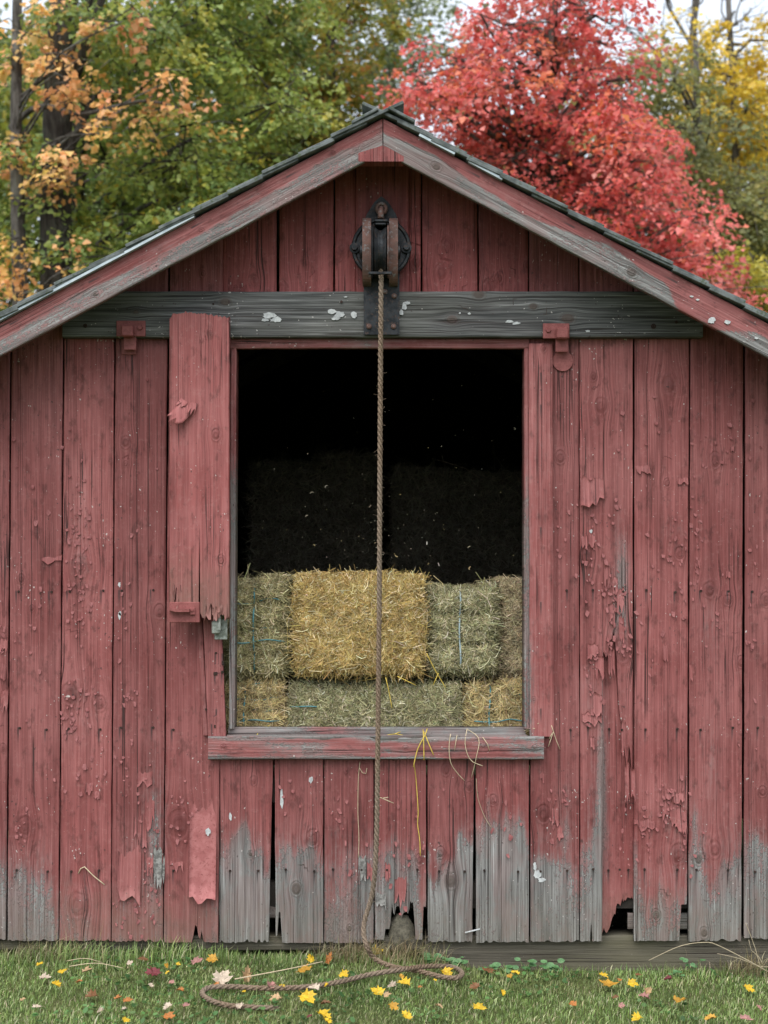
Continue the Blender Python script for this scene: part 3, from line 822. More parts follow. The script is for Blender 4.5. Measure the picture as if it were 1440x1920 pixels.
# ------------------------------------------------------------------ peeling paint
def flap_attrs(V, seed, bare=.04, tone=.5):
    n = len(V)
    return {'gu': ('FLOAT', V[:, 0] + seed * .37), 'gz': ('FLOAT', V[:, 2] + seed * 1.7), 'bare': ('FLOAT', np.full(n, bare)), 'tone': ('FLOAT', np.full(n, tone)),
            'kn': ('FLOAT_VECTOR', np.tile([50., 0, 0], (n, 1))), 'nl': ('FLOAT_VECTOR', np.tile([1., 0, 0], (n, 1)))}
def flap(parent, px, py, w, h, lift, seed, mat=None, lean=0.0, y=0.0, top=0.0, jag=.35, name="paint_flap", curl=1.6, n=7):
    """a tongue of paint still held at its top edge, lifting off towards a ragged lower edge (px box)"""
    r = np.random.default_rng(seed)
    m = 7
    u = np.linspace(0, 1, n); v = np.linspace(0, 1, m)
    k = 1 / PXM
    x0, z0 = X(px, y), Z(py, y)
    ends = 1 - jag * r.random(n) ** 1.5
    tops = h * .22 * (r.random(n) - .3)
    V = []
    for i in range(n):
        for j in range(m):
            t = v[j] * ends[i]
            xx = x0 + (u[i] * w + lean * t * h + (r.random() - .5) * w * .05 * (0 < i < n - 1)) * k
            wid = top * (1 - v[j]) * (u[i] - .5) * -w * k
            out = -.0022 + .012 * min(t, .35) + lift * t ** curl * (0.75 + .5 * abs(vn(u[i] * 2.3, seed)))
            zz = z0 - (t * h + tops[i] * (1 - t)) * k
            V.append((xx + wid, y - out, zz))
    V = np.array(V); th = np.array([0, .0016, 0])
    nv = len(V); V = np.concatenate([V, V + th])
    idx = np.arange(nv).reshape(n, m)
    q = np.stack([idx[:-1, :-1], idx[:-1, 1:], idx[1:, 1:], idx[1:, :-1]], -1).reshape(-1, 4)
    ring = np.concatenate([idx[:, 0], idx[-1, 1:], idx[-2::-1, -1], idx[0, -2:0:-1]])
    rn = np.roll(ring, -1)
    side = np.stack([ring, rn, rn + nv, ring + nv], -1)
    o = mesh_np(name, V, [q[:, ::-1], q + nv, side], mat or RED, parent, attrs=flap_attrs(V, seed))
    return o
FL = [  # board, px, py, w, h, lift
    (b_e, 356, 1490, 50, 202, .045, .0, .12), (b_d, 222, 1560, 44, 140, .022, -.02, .3), (b_d, 258, 1430, 28, 50, .014, 0, .5), (b_d, 272, 1470, 18, 90, .016, 0, .5),
    (b_d, 250, 1500, 24, 90, .014, .02, .5), (b_d, 288, 1560, 16, 110, .018, 0, .5), (b_d, 276, 1590, 12, 60, .016, 0, .6), (b_d, 300, 1600, 9, 70, .016, 0, .6),
    (b_c, 78, 1040, 38, 20, .012, 0, .6), (b_c, 160, 1465, 14, 26, .012, 0, .5), (b_c, 176, 1480, 12, 20, .01, 0, .5),
    (b_m, 1088, 890, 44, 64, .03, 0, .35), (b_m, 1090, 1000, 12, 30, .014, 0, .5), (b_m, 1103, 995, 13, 36, .014, 0, .5), (b_m, 1100, 1205, 22, 32, .016, 0, .4),
    (b_m, 1116, 1230, 16, 46, .016, 0, .5), (b_m, 1112, 1300, 17, 52, .016, 0, .4), (b_m, 1090, 1335, 38, 32, .013, 0, .7), (b_m, 1106, 1380, 9, 26, .01, 0, .4),
    (b_m, 1132, 1060, 12, 45, .014, 0, .5), (b_m, 1148, 1080, 10, 40, .014, 0, .5), (b_m, 1156, 1100, 14, 55, .018, 0, .5), (b_m, 1140, 1130, 12, 50, .014, .0, .5),
    (b_m, 1160, 1150, 10, 60, .014, 0, .5), (b_m, 1140, 1215, 12, 55, .016, 0, .5), (b_m, 1171, 1428, 8, 84, .02, .0, .3), (b_m, 1182, 1438, 9, 66, .02, 0, .3),
    (b_m, 1165, 1352, 8, 70, .01, 0, .5), (b_n, 1243, 1205, 9, 38, .014, 0, .4), (b_n, 1188, 1535, 40, 24, .010, 0, .7),
    (b_n, 1241, 1500, 14, 40, .016, 0, .4), (b_n, 1255, 1500, 12, 52, .018, 0, .5), (b_n, 1265, 1505, 12, 58, .02, 0, .5), (b_n, 1275, 1510, 13, 54, .02, 0, .5),
    (b_n, 1246, 1478, 18, 22, .014, 0, .5), (b_n, 1262, 1484, 20, 22, .015, 0, .5), (b_n, 1190, 870, 26, 22, .012, .3, .5), (b_n, 1270, 895, 20, 14, .01, 0, .5),
    (b_o, 1292, 1230, 6, 55, .012, 0, .3), (b_o, 1302, 1045, 10, 22, .01, 0, .5), (b_o, 1368, 830, 8, 18, .01, 0, .5), (b_o, 1360, 1065, 9, 20, .01, 0, .4), (b_o, 1338, 820, 6, 16, .008, 0, .4),
    (b_l, 1012, 1440, 8, 30, .01, 0, .5), (b_l, 1034, 1500, 14, 50, .012, 0, .6), (b_l, 1044, 1540, 10, 36, .012, 0, .6),
    (b_a, 0, 1195, 15, 30, .016, 0, .5), (b_a, -4, 1238, 16, 42, .02, 0, .5), (b_a, 2, 1290, 14, 50, .02, 0, .5), (b_e, 318, 1610, 26, 26, .01, 0, .6), (b_b, 28, 1540, 8, 20, .01, 0, .5),
    (b_h, 672, 1595, 14, 60, .012, 0, .6), (b_h, 688, 1610, 12, 50, .012, 0, .6), (b_i, 722, 1615, 10, 40, .014, 0, .5), (b_i, 740, 1640, 22, 66, .014, 0, .7), (b_i, 704, 1670, 20, 40, .012, 0, .7),
]
GREYF = {(b_h, 672), (b_h, 688), (b_i, 740), (b_i, 704), (b_d, 288), (b_d, 276), (b_d, 300)}
M_greyflake = simple("lifted grey wood splinter", (0.12, 0.115, 0.105), (0.28, 0.27, 0.25), 60, 0.8, bump=0.001)
for k, (bo, px, py, w, h, lift, lean, jag) in enumerate(FL):
    yb = 0.0
    flap(bo, px, py, w, h, lift, 200 + k, lean=lean, jag=jag, y=yb, mat=M_greyflake if (bo, px) in GREYF and k % 2 else M_flake0 if px == 356 else None)
# small chips, one joined set to a board
CHIP = [(150, 1010, 14, 60, 60), (148, 1130, 14, 60, 45), (132, 1360, 24, 40, 45), (150, 1300, 18, 30, 25), (165, 1460, 26, 34, 18), (236, 1150, 14, 90, 14),
        (240, 1310, 14, 18, 14), (250, 1450, 20, 60, 22), (255, 1690, 34, 40, 50), (285, 1580, 16, 80, 26), (335, 1530, 26, 30, 24), (40, 1550, 14, 24, 14), (60, 1240, 40, 120, 16),
        (1125, 960, 26, 60, 16), (1105, 1040, 18, 60, 22), (1150, 1120, 24, 60, 40), (1110, 1270, 20, 60, 26), (1165, 1215, 18, 20, 26), (1255, 1490, 26, 24, 40), (1270, 1540, 20, 30, 22),
        (1305, 960, 12, 90, 26), (1340, 830, 40, 60, 20), (1270, 1030, 30, 40, 28), (1300, 1100, 14, 50, 18), (1340, 1130, 30, 50, 16), (1240, 1160, 40, 80, 12), (1050, 1010, 16, 30, 10),
        (1050, 1520, 18, 60, 26), (1310, 1600, 40, 40, 16), (1215, 1560, 30, 40, 30), (370, 1150, 30, 30, 8), (8, 1230, 8, 80, 18), (640, 1560, 40, 80, 16), (750, 1580, 40, 80, 22), (560, 1500, 30, 60, 10),
        (930, 1520, 40, 60, 16), (660, 1440, 30, 30, 12), (1410, 1000, 14, 200, 18), (1410, 1350, 14, 200, 16), (60, 880, 40, 140, 10), (165, 800, 40, 90, 10), (270, 900, 30, 120, 8), (1230, 800, 40, 100, 10)]
chips = {}
for k, (cx, cy, rx, ry, nn) in enumerate(CHIP):
    r = np.random.default_rng(900 + k)
    for i in range(int(nn * .75)):
        px = cx + r.normal() * rx * .75; py = cy + r.normal() * ry * .75
        for (o, a, b, yb) in wall_boards:
            if a + 3 < px < b - 3 and (yb < .005 or True) and o is not cover:
                zz = Z(py)
                zb = [v for v in (o.bound_box[0][2], o.bound_box[1][2])]
                if min(zb) + .02 < zz < max(zb) - .02: chips.setdefault(o, []).append((px, py, yb, r))
                break
for o, lst in chips.items():
    mb = MB()
    for (px, py, yb, r) in lst:
        s = r.uniform(1.6, 4.2) / PXM; p = P(px, py, yb); a = r.uniform(-.6, .6)
        ca, sa = math.cos(a), math.sin(a)
        w2, h2 = s * r.uniform(.5, 1.0), s * r.uniform(.7, 1.7); l = r.uniform(.004, .014)
        def q(u, v, d): return (p.x + ca * u - sa * v, yb - d, p.z + sa * u + ca * v)
        pts = [q(-w2, h2, .001), q(w2, h2 * r.uniform(.6, 1), .001), q(w2 * 1.1, 0, .001 + l * .45), q(-w2, 0, .001 + l * .45), q(w2 * r.uniform(.4, 1), -h2, .001 + l), q(-w2 * r.uniform(.2, 1), -h2 * r.uniform(.6, 1), .001 + l)]
        mb.add(pts, [(0, 3, 2, 1), (3, 5, 4, 2)])
    tag(mb.build("paint_chips", M_chip, o, fix=False), kind="stuff")
# white spots: droppings and primer
def spot(parent, px, py, rx, ry, seed, y=0.0, mat=None, name="white_spot"):
    r = np.random.default_rng(seed); n = 15
    p = P(px, py, y); k = 1 / PXM
    pts = []
    for i in range(n):
        a = 2 * math.pi * i / n; q = r.uniform(.62, 1.1)
        pts.append((p.x + math.cos(a) * rx * k * q, p.z + math.sin(a) * ry * k * q))
    mb = MB(); mb.prism(pts, -.003, .0026, (1, 0, 0), (0, 0, 1), (0, -1, 0), (0, y, 0))
    return mb.build(name, mat or M_white, parent)
def find(px, py):
    for (o, a, b, yb) in wall_boards:
        if a <= px <= b and o is not cover: return o, yb
    return b_b, 0
for k, (px, py, rx, ry) in enumerate([(432, 1531, 3, 8), (528, 1498, 4, 18), (583, 1462, 4, 7), (225, 1150, 3, 5), (1007, 1640, 9, 10), (1016, 1650, 8, 5), (1003, 1625, 4, 8), (1363, 1508, 2, 4),
                                      (1108, 996, 3, 4), (224, 1096, 3, 5), (224, 1155, 3, 8)]):
    o, yb = find(px, py)
    spot(o, px, py, rx, ry, 300 + k, yb)
spot(b_e, 390, 1559, 5, 8, 320, y=-.020)
for k, (px, py, rx, ry) in enumerate([(505, 592, 14, 6), (517, 599, 12, 6), (497, 600, 8, 3), (622, 584, 11, 6), (637, 590, 10, 6), (630, 597, 9, 4), (664, 590, 6, 8), (758, 574, 5, 7), (752, 586, 5, 6), (764, 568, 6, 3),
                                      (955, 603, 8, 3), (968, 606, 9, 3), (1102, 621, 5, 2), (648, 557, 4, 1.5), (880, 588, 3, 2), (862, 587, 2, 2)]):
    spot(beam, px, py, rx, ry, 340 + k, -.054)
for k, (px, py, rx, ry) in enumerate([(1334, 601, 7, 7), (1364, 604, 7, 4), (1297, 556, 4, 2), (1308, 562, 3, 2), (1418, 634, 4, 2)]):
    spot(rk_r, px, py, rx, ry, 360 + k, APEX_Y - .001)

# ------------------------------------------------------------------ broken plank of the lost sliding door
YP = -.125
pk = empty("broken_door_plank", P(373, 1168, YP), "thick broken red plank hanging left of the hay door, splintered at both ends", "plank")
def mkplank(x0, x1, topf, botf, seed, n=22, y=YP):
    c = cols(X(x0, y), X(x1, y), n)
    px = 720 + c * PXM * CAM_D / (CAM_D + y)
    zt = np.array([Z(topf(q), y) for q in px]); zb = np.array([Z(botf(q), y) for q in px])
    kk = [(X(405, y), Z(815, y), .022), (X(415, y), Z(1050, y), .016), (X(395, y), Z(625, y), .010), (X(380, y), Z(640, y), .008)]
    return board("plank", pk, c, zb, zt, (0, y, 0), WX, WZ, WN, .045, RED2, knots=kk, seed=seed, barefn=lambda c, a: .04 + .22 * sst(a, Z(1060), Z(1160)) + .1 * np.exp(-((a - Z(900)) / .18) ** 2 - ((c - X(345)) / .05) ** 2), ease=.007, tone=.3, cup=.012, warp=.008)
rt = np.random.default_rng(77)
def plank_top(q): return 590 - 4 * math.sin((q - 317) / 22) + 3 * vn(q * .4, 3) + (7 if q < 322 else 0)
def plank_bot(q):
    if 373.6 < q < 376.2: return 985
    if q < 374: return 1132 - 34 * max(0, 1 - abs(q - 331) / 5) + 4 * vn(q * .5, 9)
    return 1162 - 30 * abs(vn(q * .22, 12)) ** 1.3 - 7 * rt.random()
p_l = p_r = mkplank(317.5, 430, plank_top, plank_bot, 82, n=64)
y = YP
mb = MB(); p = P(346, 1148, y - .01); mb.box((p.x, y + .006, p.z), (56 / PXM, .045, 38 / PXM), bev=.003); bb = mb.build("end_block", M_ironred, pk)
mb = MB(); p = P(343, 1145, y - .04); mb.prism([(p.x - .068, p.z + .004), (p.x - .03, p.z - .006), (p.x + .03, p.z - .006), (p.x + .03, p.z + .008), (p.x - .06, p.z + .010)], 0, .035, (1, 0, 0), (0, 0, 1), (0, 1, 0), (0, y - .052, 0))
mb.build("latch_tongue", M_ironred, pk)
mb = MB(); p = P(362, 1146, y); mb.box((p.x, y - .022, p.z), (.024, .012, .034), bev=.003); mb.build("strap_end", M_ironred, pk)
mb = MB(); mb.tube([(p.x, y - .028, p.z + .006), (p.x, y - .033, p.z + .006)], .006, 8); mb.build("screw", M_ironred, pk)
mb = MB(); p = P(414, 1180, -.075); mb.box((p.x, -.07, p.z), (.060, .006, .095), bev=.002); mb.build("catch_plate", M_latch, pk)
mb = MB(); p = P(406, 1176, -.09); mb.box((p.x, -.095, p.z), (.040, .045, .060), bev=.005); mb.build("catch_box", M_latch, pk)
mb = MB(); p = P(411, 1172, -.125); mb.tube([(p.x, -.12, p.z + .045), (p.x, -.12, p.z - .022)], .008, 9); mb.build("catch_pin", M_latch, pk)
# curled tongues of paint and splinters
cf = []
def curl(parent, base, dirv, wv, L, w, lift, seed, mat, name="paint_flap", jag=.3):
    r = np.random.default_rng(seed); n, m = 7, 8
    V = []
    ends = 1 - jag * r.random(n)
    D, Wv = Vector(dirv).normalized(), Vector(wv).normalized()
    for i in range(n):
        for j in range(m):
            t = j / (m - 1) * ends[i]
            pp = Vector(base) + Wv * ((i / (n - 1) - .5) * w) + D * (t * L) + Vector((0, -1, 0)) * (.003 + lift * t ** 1.3)
            V.append(tuple(pp))
    V = np.array(V); nv = len(V); V = np.concatenate([V, V + np.array([0, .002, 0])])
    idx = np.arange(nv).reshape(n, m)
    q = np.stack([idx[:-1, :-1], idx[:-1, 1:], idx[1:, 1:], idx[1:, :-1]], -1).reshape(-1, 4)
    ring = np.concatenate([idx[:, 0], idx[-1, 1:], idx[-2::-1, -1], idx[0, -2:0:-1]]); rn = np.roll(ring, -1)
    return mesh_np(name, V, [q, q[:, ::-1] + nv, np.stack([ring, rn, rn + nv, ring + nv], -1)], mat or RED2, parent, attrs=flap_attrs(V, seed))
curl(p_l, P(362, 752, YP), (-.62, 0, -.72), (.8, 0, -.5), .15, .075, .07, 1, M_flake)
curl(p_l, P(368, 745, YP), (-.25, 0, -.95), (1, 0, -.1), .10, .035, .05, 2, M_flake, jag=.6)
curl(p_l, P(350, 745, YP), (-.5, 0, -.8), (1, 0, -.4), .06, .04, .03, 3, M_flake, jag=.6)
for k, (a, b, w, h) in enumerate([(338, 1080, 12, 28), (349, 1084, 10, 26), (324, 1070, 6, 60), (331, 1090, 4, 55), (408, 1122, 10, 26), (384, 1130, 12, 34), (398, 1128, 10, 36), (418, 1120, 8, 44)]):
    flap(p_l if a < 375 else p_r, a, b, w, h, .016, 600 + k, y=YP - .002, jag=.5)

# ------------------------------------------------------------------ stone behind the broken foot
def blob(name, c, r, mat, seed, parent=None, sub=14):
    rr = np.random.default_rng(seed); V = []; F = []
    n, m = sub * 2, sub
    for j in range(m + 1):
        th = math.pi * j / m
        for i in range(n):
            ph = 2 * math.pi * i / n
            d = np.array([math.sin(th) * math.cos(ph), math.sin(th) * math.sin(ph), math.cos(th)])
            k = 1 + .13 * float(vn2(d[0] * 2.2 + 3 * d[2], d[1] * 2.2 + d[2], seed)) + .05 * float(vn2(d[0] * 6 + d[2] * 5, d[1] * 6, seed + 1))
            V.append(np.array(c) + d * np.array(r) * k)
    for j in range(m):
        for i in range(n):
            F.append((j * n + i, (j + 1) * n + i, (j + 1) * n + (i + 1) % n, j * n + (i + 1) % n))
    return mesh_np(name, np.array(V), [np.array(F)], mat, parent, smooth=True, origin=(c[0], c[1], c[2] - r[2]) if parent is None else None)
st = blob("stone", (X(752), .052, .10), (.062, .032, .095), M_stone, 5)
tag(st, "rounded grey brown stone showing through the broken board foot beside the rope", "stone")

# ------------------------------------------------------------------ pulley
pl = empty("hoist_pulley", P(715, 628, -.06), "black iron hoist pulley with rusty cheek plates bolted below the gable peak", "pulley")
yb = -.062
def zx(px, py, y): q = P(px, py, y); return (q.x, q.z)
poly = [zx(a, b, yb) for a, b in ((682, 628), (749, 628), (749, 520), (752, 430), (742, 402), (728, 380), (715, 369), (702, 380), (688, 402), (678, 430), (682, 520))]
mb = MB(); mb.prism(poly, 0, .012, (1, 0, 0), (0, 0, 1), (0, -1, 0), (0, yb, 0)); plate = mb.build("mounting_plate", M_iron, pl)
for (a, b) in ((738, 613), (739, 556), (692, 613), (722, 548)):
    q = P(a, b, yb); mb = MB(); mb.tube([(q.x, yb - .011, q.z), (q.x, yb - .020, q.z), (q.x, yb - .024, q.z)], [.013, .012, .007], 10); mb.build("bolt", M_rust, pl)
cy = -.10
c0 = P(715, 465, cy)
mb = MB(); R = 55 / PXM
def disc(mb, c, prof, n=40, axis='y'):
    """lathe: prof = [(r, d)] about axis through c"""
    pts = []; f = []
    for (r, d) in prof:
        for k in range(n):
            a = 2 * math.pi * k / n
            if axis == 'y': pts.append((c[0] + r * math.cos(a), c[1] + d, c[2] + r * math.sin(a)))
            else: pts.append((c[0] + d, c[1] + r * math.cos(a), c[2] + r * math.sin(a)))
    m = len(prof)
    for i in range(m - 1):
        for k in range(n):
            f.append((i * n + k, i * n + (k + 1) % n, (i + 1) * n + (k + 1) % n, (i + 1) * n + k))
    f.append(tuple(range(n))); f.append(tuple((m - 1) * n + k for k in range(n)))
    mb.add(pts, f)
disc(mb, c0, [(R * .97, .028), (R, .02), (R, -.008), (R * .97, -.013), (R * .90, -.012), (R * .86, -.004), (R * .3, -.002), (.02, -.002)])
mb.build("base_disc", M_iron, pl, smooth=False)
for a in (665, 762):
    q = P(a, 466, cy)
    mb = MB(); mb.tube([(q.x, cy - .0, q.z), (q.x, cy - .018, q.z)], .024, 16); mb.tube([(q.x, cy - .017, q.z), (q.x, cy - .036, q.z)], [.016, .014], 6)
    mb.build("disc_bolt", M_iron, pl)
# cheeks: heavy rounded straps standing out from the disc
yc = -.19
for a in (687.5, 738):
    q = P(a, 465, yc)
    top, bot = P(a, 400, yc).z, P(a, 528, yc).z
    zc = (top + bot) / 2; hh = (top - bot) / 2
    out = []; inn = []
    for k in range(19):
        t = -math.pi / 2 + math.pi * k / 18
        out.append((-.085 - .105 * math.cos(t) ** .8 * 1.0 if True else 0, zc + hh * math.sin(t)))
    poly = [(-.085, bot)] + out + [(-.085, top)]
    poly = [(u, v) for (u, v) in out]
    mb = MB(); w = 16 / PXM
    mb.prism(poly + [(-.07, top), (-.07, bot)], q.x - w / 2, q.x + w / 2, (0, 1, 0), (0, 0, 1), (1, 0, 0))
    mb.build("cheek_plate", M_rust, pl)
    mb = MB(); s = -1 if a < 700 else 1
    disc(mb, (q.x + s * (w / 2 - .001), -.15, zc - .01), [(.034, -s * .002), (.034, s * .010), (.018, s * .014)], 20, 'x'); mb.build("axle_boss", M_iron, pl)
q = P(713, 466, yc); mb = MB(); w = .030
disc(mb, (q.x, -.155, q.z - .006), [(.03, -w), (.105, -w), (.112, -w * .85), (.098, -w * .35), (.094, 0), (.098, w * .35), (.112, w * .85), (.105, w), (.03, w)], 44, 'x')
mb.build("sheave", M_iron, pl, smooth=False)
for sx in (-1, 1):
    mb = MB(); disc(mb, (q.x + sx * .036, -.150, q.z - .006), [(.02, -.004), (.118, -.004), (.122, 0), (.118, .004), (.02, .004)], 40, 'x'); mb.build("sheave_guard", M_rust if sx > 0 else M_iron, pl)
mb = MB(); p = P(713, 510, -.24); mb.box((q.x, -.235, p.z - .004), (.105, .014, .012), bev=.002); mb.build("lower_strap", M_iron, pl)
mb = MB(); p = P(714, 413, -.2); mb.box((p.x, -.14, p.z), (.060, .12, .012), bev=.003); mb.box((p.x, -.14, p.z - .018), (.050, .14, .010), bev=.003); mb.build("yoke", M_iron, pl)
mb = MB(); p = P(715, 390, -.11)
mb.tube([(p.x + .021 * math.cos(t), -.10 , p.z + .022 * math.sin(t)) for t in np.linspace(0, 2 * math.pi, 25)[:-1]], .0095, 8, close=True)
mb.build("eye_ring", M_rust, pl, smooth=True)
mb = MB(); p2 = P(714, 408, -.17); mb.tube([(p.x, -.095, p.z + .004), (p.x, -.125, p.z - .004), (p2.x, -.15, p.z - .025), (p2.x, -.155, p2.z)], [.010, .011, .013, .016], 9); mb.build("hook_shank", M_rust, pl, smooth=True)

# ------------------------------------------------------------------ rope
def catmull(pts, n):
    pts = [Vector(p) for p in pts]; out = []
    for i in range(len(pts) - 1):
        p0, p1, p2, p3 = pts[max(i - 1, 0)], pts[i], pts[i + 1], pts[min(i + 2, len(pts) - 1)]
        for k in range(n):
            t = k / n
            out.append(.5 * ((2 * p1) + (p2 - p0) * t + (2 * p0 - 5 * p1 + 4 * p2 - p3) * t * t + (3 * p1 - p0 - 3 * p2 + p3) * t ** 3))
    out.append(pts[-1]); return out
def resample(path, step):
    d = [0]
    for a, b in zip(path, path[1:]): d.append(d[-1] + (b - a).length)
    n = max(2, int(d[-1] / step)); T = np.linspace(0, d[-1], n)
    ar = np.array([tuple(p) for p in path])
    return [Vector((np.interp(t, d, ar[:, 0]), np.interp(t, d, ar[:, 1]), np.interp(t, d, ar[:, 2]))) for t in T]
def gpt(px, py, z=.02):
    """a point at height z on the lawn that shows at px,py"""
    x = 0.0
    for it in range(4):
        zz = z + float(gz(x))
        k = (CAM_Z - zz) / (py - HOR)          # metres per px at that depth
        x = (px - 720) * k
    return Vector((x, min(k * CAM_D * PXM - CAM_D, -.015), zz))
yr = -.20
rp = [P(714, 495, -.16), P(714.5, 522, -.20), P(714, 600, -.205), P(713, 760, yr), P(712, 950, yr), P(711, 1150, yr), P(709, 1350, yr), P(708, 1430, yr), P(707, 1530, yr), P(704, 1620, yr), P(697, 1680, yr + .02),
      P(684, 1725, yr + .02), P(682, 1752, yr + .0)]
rp += [P(689, 1776, -.22), gpt(702, 1797, .045), gpt(735, 1812, .035), gpt(785, 1821, .03), gpt(830, 1832, .035), gpt(856, 1833, .045), gpt(866, 1824, .04), gpt(846, 1813, .035), gpt(800, 1812, .04), gpt(745, 1819, .055),
       gpt(690, 1828, .035), gpt(640, 1840, .03), gpt(580, 1850, .03), gpt(500, 1853, .03), gpt(430, 1850, .035), gpt(391, 1852, .035), gpt(379, 1863, .03), gpt(395, 1876, .03), gpt(432, 1886, .028), gpt(500, 1890, .02), gpt(520, 1890, .01)]
path = resample(catmull(rp, 14), .006)
rope = empty("rope", path[-1], "brown twisted hoist rope hanging from the pulley and coiling onto the grass", "rope")
n_rope = NT("twisted hemp rope"); ob = n_rope.obj()
ff = n_rope.noise(ob, 160.0, 4.0, .7); f3 = n_rope.noise(ob, 2.2, 2.0)
rc = n_rope.mix(n_rope.ss(ff, .36, .64), (0.115, 0.076, 0.050), (0.28, 0.205, 0.145)); rc = n_rope.mix(n_rope.ss(f3, .4, .6, 0, .35), rc, (0.24, 0.20, 0.16))
n_rope.pbr(rc, .9, .1, n_rope.bump(ff, .003)); M_rope = n_rope.m
def frames(path):
    out = []; ref = Vector((0, 1, 0))
    for i, p in enumerate(path):
        t = (path[min(i + 1, len(path) - 1)] - path[max(i - 1, 0)]).normalized()
        u = (ref - t * ref.dot(t)).normalized(); ref = u
        out.append((p, u, t.cross(u)))
    return out
fr = frames(path)
for s in range(3):
    pts = []
    for i, (p, u, w) in enumerate(fr):
        a = -2 * math.pi * (i * .006 / .082) + s * 2 * math.pi / 3
        pts.append(p + (u * math.cos(a) + w * math.sin(a)) * .0061)
    mb = MB(); mb.tube(pts, .0062, 8); mb.build("strand", M_rope, rope, smooth=True, fix=False)
# stray fibres
mb = MB(); rr = np.random.default_rng(3)
for i in range(260):
    k = rr.integers(30, len(fr) - 5); p, u, w = fr[k]; a = rr.uniform(0, 6.28)
    d = u * math.cos(a) + w * math.sin(a)
    q0 = p + d * .011; q1 = q0 + d * rr.uniform(.004, .014) + Vector(rr.normal(size=3)) * .008
    mb.tube([q0, (q0 + q1) / 2 + Vector(rr.normal(size=3)) * .002, q1], .0006, 3, caps=False)
tag(mb.build("stray_fibres", M_rope, rope, fix=False), kind="stuff")

# ------------------------------------------------------------------ hay and straw bales
def strips(C, D, Nn, L, W, bend, col):
    """curved ribbons. C centre, D direction, Nn normal, L length, W width arrays"""
    n = len(C)
    Wv = np.cross(D, Nn); Wv /= np.linalg.norm(Wv, axis=1, keepdims=True) + 1e-9
    ts = np.array([-.5, -.17, .17, .5])
    V = np.zeros((n, 4, 2, 3)); 
    for j, t in enumerate(ts):
        c = C + D * (L * t)[:, None] + Wv * (bend * (t * t * 4 - .4))[:, None] * L[:, None] * .25 - Nn * (np.abs(t) * L * .10)[:, None]
        V[:, j, 0] = c - Wv * (W / 2)[:, None]; V[:, j, 1] = c + Wv * (W / 2)[:, None]
    V = V.reshape(-1, 3)
    b = (np.arange(n) * 8)[:, None]
    q = np.concatenate([b + np.array([[j * 2, j * 2 + 1, j * 2 + 3, j * 2 + 2]]) for j in range(3)], 0)
    cl = np.repeat(col, 8, 0)
    return V, q, cl
def pal(n, cols_, wts, r, jit=.18):
    c = np.array(cols_)[r.choice(len(cols_), n, p=np.array(wts) / sum(wts))]
    c = c * (1 + jit * r.normal(size=(n, 1))) * (1 + .05 * r.normal(size=(n, 3)))
    c = np.clip(c, .002, .95)
    return np.concatenate([c, np.ones((n, 1))], 1)
HAY = ([(.28, .24, .105), (.39, .335, .16), (.52, .45, .24), (.155, .135, .06), (.74, .65, .42)], [3, 4, 3, 2, 1.3])
GREEN = ([(.25, .23, .11), (.36, .325, .165), (.48, .44, .25), (.14, .13, .06), (.70, .63, .44)], [3, 4, 3, 2, 1.3])
GOLD = ([(.40, .275, .085), (.50, .355, .125), (.60, .45, .20), (.26, .165, .045), (.76, .64, .40)], [3, 4, 3, 2, 1.2])
TAN = ([(.44, .33, .14), (.57, .44, .20), (.70, .57, .30), (.22, .16, .08), (.74, .63, .42)], [3, 4, 2, 2, .6])
BROWN = ([(.40, .32, .18), (.52, .42, .25), (.66, .55, .36), (.22, .165, .095)], [3, 4, 2, 2])
SHADED_HAY = ([(.13, .115, .08), (.18, .155, .11), (.25, .22, .15)], [3, 3, 1])  # back stack palette, darkened so the loft shade sits in the colour
def core_mat(name, c1, c2):  # core darker than its stalks: shade of the gaps put into the colour
    n = NT(name); ob = n.obj()
    f = n.noise(ob, 70.0, 5.0, .7, 1.5); col = n.mix(n.ss(f, .4, .62), c1, c2)
    n.pbr(col, .95, .1, n.bump(f, .02)); return n.m
CM = {id(HAY): core_mat("packed hay", (.05, .042, .018), (.17, .145, .07)), id(GREEN): core_mat("packed green hay", (.045, .042, .02), (.15, .145, .078)),
      id(GOLD): core_mat("packed straw", (.10, .058, .012), (.36, .23, .06)), id(TAN): core_mat("packed tan hay", (.07, .05, .022), (.24, .18, .09)),
      id(BROWN): core_mat("packed brown hay", (.05, .037, .022), (.19, .14, .09)), id(SHADED_HAY): core_mat("hay darkened as loft shade", (.04, .036, .026), (.13, .115, .08))}
